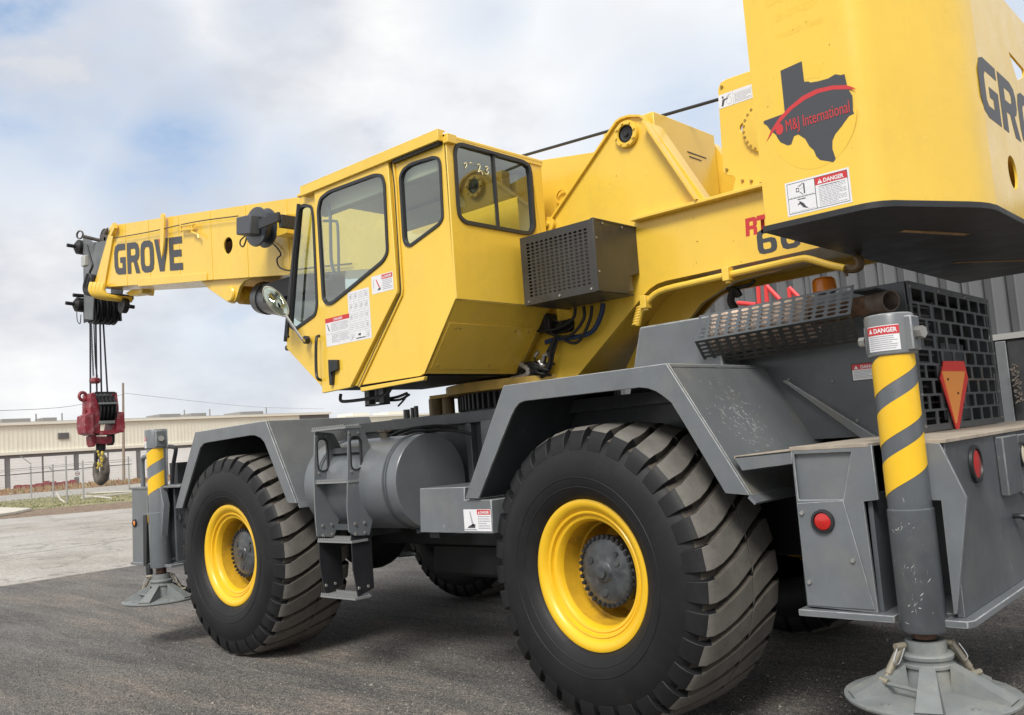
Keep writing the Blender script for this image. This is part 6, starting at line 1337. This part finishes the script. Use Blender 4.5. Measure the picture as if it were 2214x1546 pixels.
# slow-moving-vehicle emblem
gx = GX+.015; ep = YZ([(2038, 781), (2082, 781), (2091, 818), (2072, 928), (2066, 928), (2031, 818)], gx)
ev = empty('slow_vehicle_emblem', (gx, 1.6, 1.43), crane)
mb = MB(); mb.yz(ep, gx, gx+.006); mb.build('red_border', REDR, ev)
ei = YZ([(2036, 803), (2086, 803), (2068.5, 915), (2066, 915)], gx+.006); mb = MB(); mb.yz(ei, gx+.006, gx+.008); mb.build('orange_centre', ORN, ev)
mb = MB()
for q in ((2049, 820), (2071, 850)): mb.bolt(P(*q, x=gx+.008), (1, 0, 0), .008, .005)
mb.build('bolts', BLK, ev)
# rear side dish beyond the grille
mb = MB(); mb.lathe([(.001, .16), (.12, .15), (.22, .10), (.26, .0), (.25, -.1)], (1.10, HYY+gw+.06, 1.95), (.25, 1, 0), 36); mb.build('air_cleaner', BLKS, en)
mb = MB(); q = P(2145, 785, x=1.3); mb.box((1.2, q.y, q.z-.07), (1.3, q.y+.12, q.z)); mb.build('cleaner_bracket', BLKD, en)
# diagonal stiffener and sticker on hood side
q0, q1, q2, q3 = P(1697, 824, y=HYY-.02), P(1704, 822, y=HYY-.02), P(1905, 948, y=HYY-.02), P(1868, 948, y=HYY-.02)
mb = MB(); mb.xz([(q.x, q.z) for q in (q0, q1, q2, q3)], HYY-.05, HYY-.001); mb.build('stiffener', GRYS, en, bevel=.003)
mb = MB()
for q in ((1706, 821), (1854, 909), (1801, 824)): mb.bolt(P(*q, y=HYY), (0, -1, 0), .010, .010)
mb.build('panel_bolts', GRYL, en)
dl_ = decal_y((1842, 789), (1905, 781), (1845, 823), HYY-.001); dl_.rect(-.03, -.05, 1.03, 1.05, BLK, 1); dl_.rect(0, 0, 1, 1, WHT, 2); dl_.rect(0, .65, 1, 1, DRED, 3); dl_.mb.text('DANGER', dl_.at(.30, .71, 4), (1, 0, 0), (0, 0, 1), .2*dl_.V.length, .62*dl_.U.length, bold=.03, mi=0); dl_.poly([(.07, .7), (.22, .7), (.145, .93)], WHT, 4); dl_.lines(.06, .08, .94, .6, 6, GTXT, 3); dl_.build('danger_label', en)
# muffler, its guard, exhaust pipe
ex = empty('exhaust', (.85, .75, 1.9), crane)
yr_ = .70
a, b = P(1501, 738.5, y=yr_), P(1838.8, 679, y=yr_); a2_, b2_ = P(1512.5, 682, y=yr_+.07), P(1846, 616, y=yr_+.07)
a3_, b3_ = P(1521, 783, y=yr_+.17), P(1868, 743, y=yr_+.17)
def quad_perf(A, B, Dd, nrm, cols, rows, hw, hh, br=.012):
    mb = MB(); U = B-A; L = U.length; Vv = Dd-A; Hh = Vv.length; Un = U.normalized(); Vn = Vv.normalized()
    perforated(mb, A, Un, Vn, nrm, L, Hh, cols, rows, hw, hh, border=br); return mb
quad_perf(a, b, a+((a2_-a)+(b2_-b))*.5, Vector((0, .003, .001)), 14, 6, .050, .0175, .008).build('guard_face', GRYD, ex)
quad_perf(a-Vector((0, -.004, .002)), b-Vector((0, -.004, .002)), a+((a3_-a)+(b3_-b))*.5-Vector((0, 0, .004)), Vector((0, .002, .003)), 14, 6, .048, .019, .008).build('guard_underside', BLKS, ex)
mb = MB(); mb.box((b.x-.02, yr_+.10, b.z+.12), (b.x+.10, yr_+.34, b.z+.13)); mb.build('guard_top_bracket', BLK, ex)
cm = Vector(((a.x+b.x)/2, yr_+.175, (a.z+a2_.z)/2-.02)); r_m = .12
mb = MB(); mb.cyl((a.x+.06, cm.y, cm.z-.01), (b.x-.28, cm.y, cm.z+.0), r_m, n=32)
for k in range(26): mb.lathe([(r_m, -.006), (r_m+.006, 0), (r_m, .006)], (a.x+.08+k*(b.x-a.x-.40)/26, cm.y, cm.z-.01), (1, 0, 0), 28)
mb.build('muffler', MUFF, ex)
e0, e1 = P(1835, 668, y=yr_+.12), P(1926, 650, y=yr_+.12)
pr_ = .052
mb = MB(); mb.tube([Vector((b.x-.30, cm.y, cm.z)), Vector((b.x-.1, cm.y, cm.z)), e0, e0.lerp(e1, .5)], pr_, 20, 6); mb.build('exhaust_pipe', RUST, ex)
dd = (e1-e0).normalized(); mid = e0.lerp(e1, .45)
face_n = Vector((.9, -.42, -.05)).normalized()
n = 28; uu = Vector((0, 1, 0)); uu = (uu-dd*uu.dot(dd)).normalized(); vv = dd.cross(uu); vs = []
for base_, rr in ((mid, pr_), (e1, pr_+.004), (e1, pr_-.004), (mid, pr_-.006)):
    for i in range(n):
        p = base_+uu*(rr*math.cos(2*PI*i/n))+vv*(rr*math.sin(2*PI*i/n))
        if base_ is e1: p += dd*(-(p-e1).dot(face_n)/dd.dot(face_n))
        vs.append(p)
mb = MB(); mb.faces(vs, [(k*n+i, k*n+(i+1) % n, (k+1)*n+(i+1) % n, (k+1)*n+i) for k in range(3) for i in range(n)]); mb.build('exhaust_outlet', mat('burnt_steel', (.10, .075, .06), .6, metal=.3, var=.4, vscale=14), ex, recalc=True)
mb = MB(); mb.cyl(mid, mid+dd*.002, pr_-.005, n=24); mb.build('pipe_interior', SOOT_HOLE, ex)
mb = MB(); q = P(1505, 762, y=yr_+.25); mb.cyl(q, q+Vector((0, .14, 0)), .03, n=14); mb.cyl(q+Vector((.03, -.02, 0)), q+Vector((.03, .1, 0)), .012, n=8); mb.build('guard_stud', BLK, ex)
# beacon
q = P(1783, 628, y=1.30)
bc = empty('beacon', q, crane); mb = MB(); mb.lathe([(.001, .085), (.05, .085), (.066, .07), (.07, .03), (.07, 0)], (q.x, q.y, q.z-.01), (0, 0, 1), 28); mb.build('lens', AMB, bc); mb = MB(); mb.cyl((q.x, q.y, gz1_), (q.x, q.y, q.z-.01), .06, n=20); mb.build('base', BLK, bc)
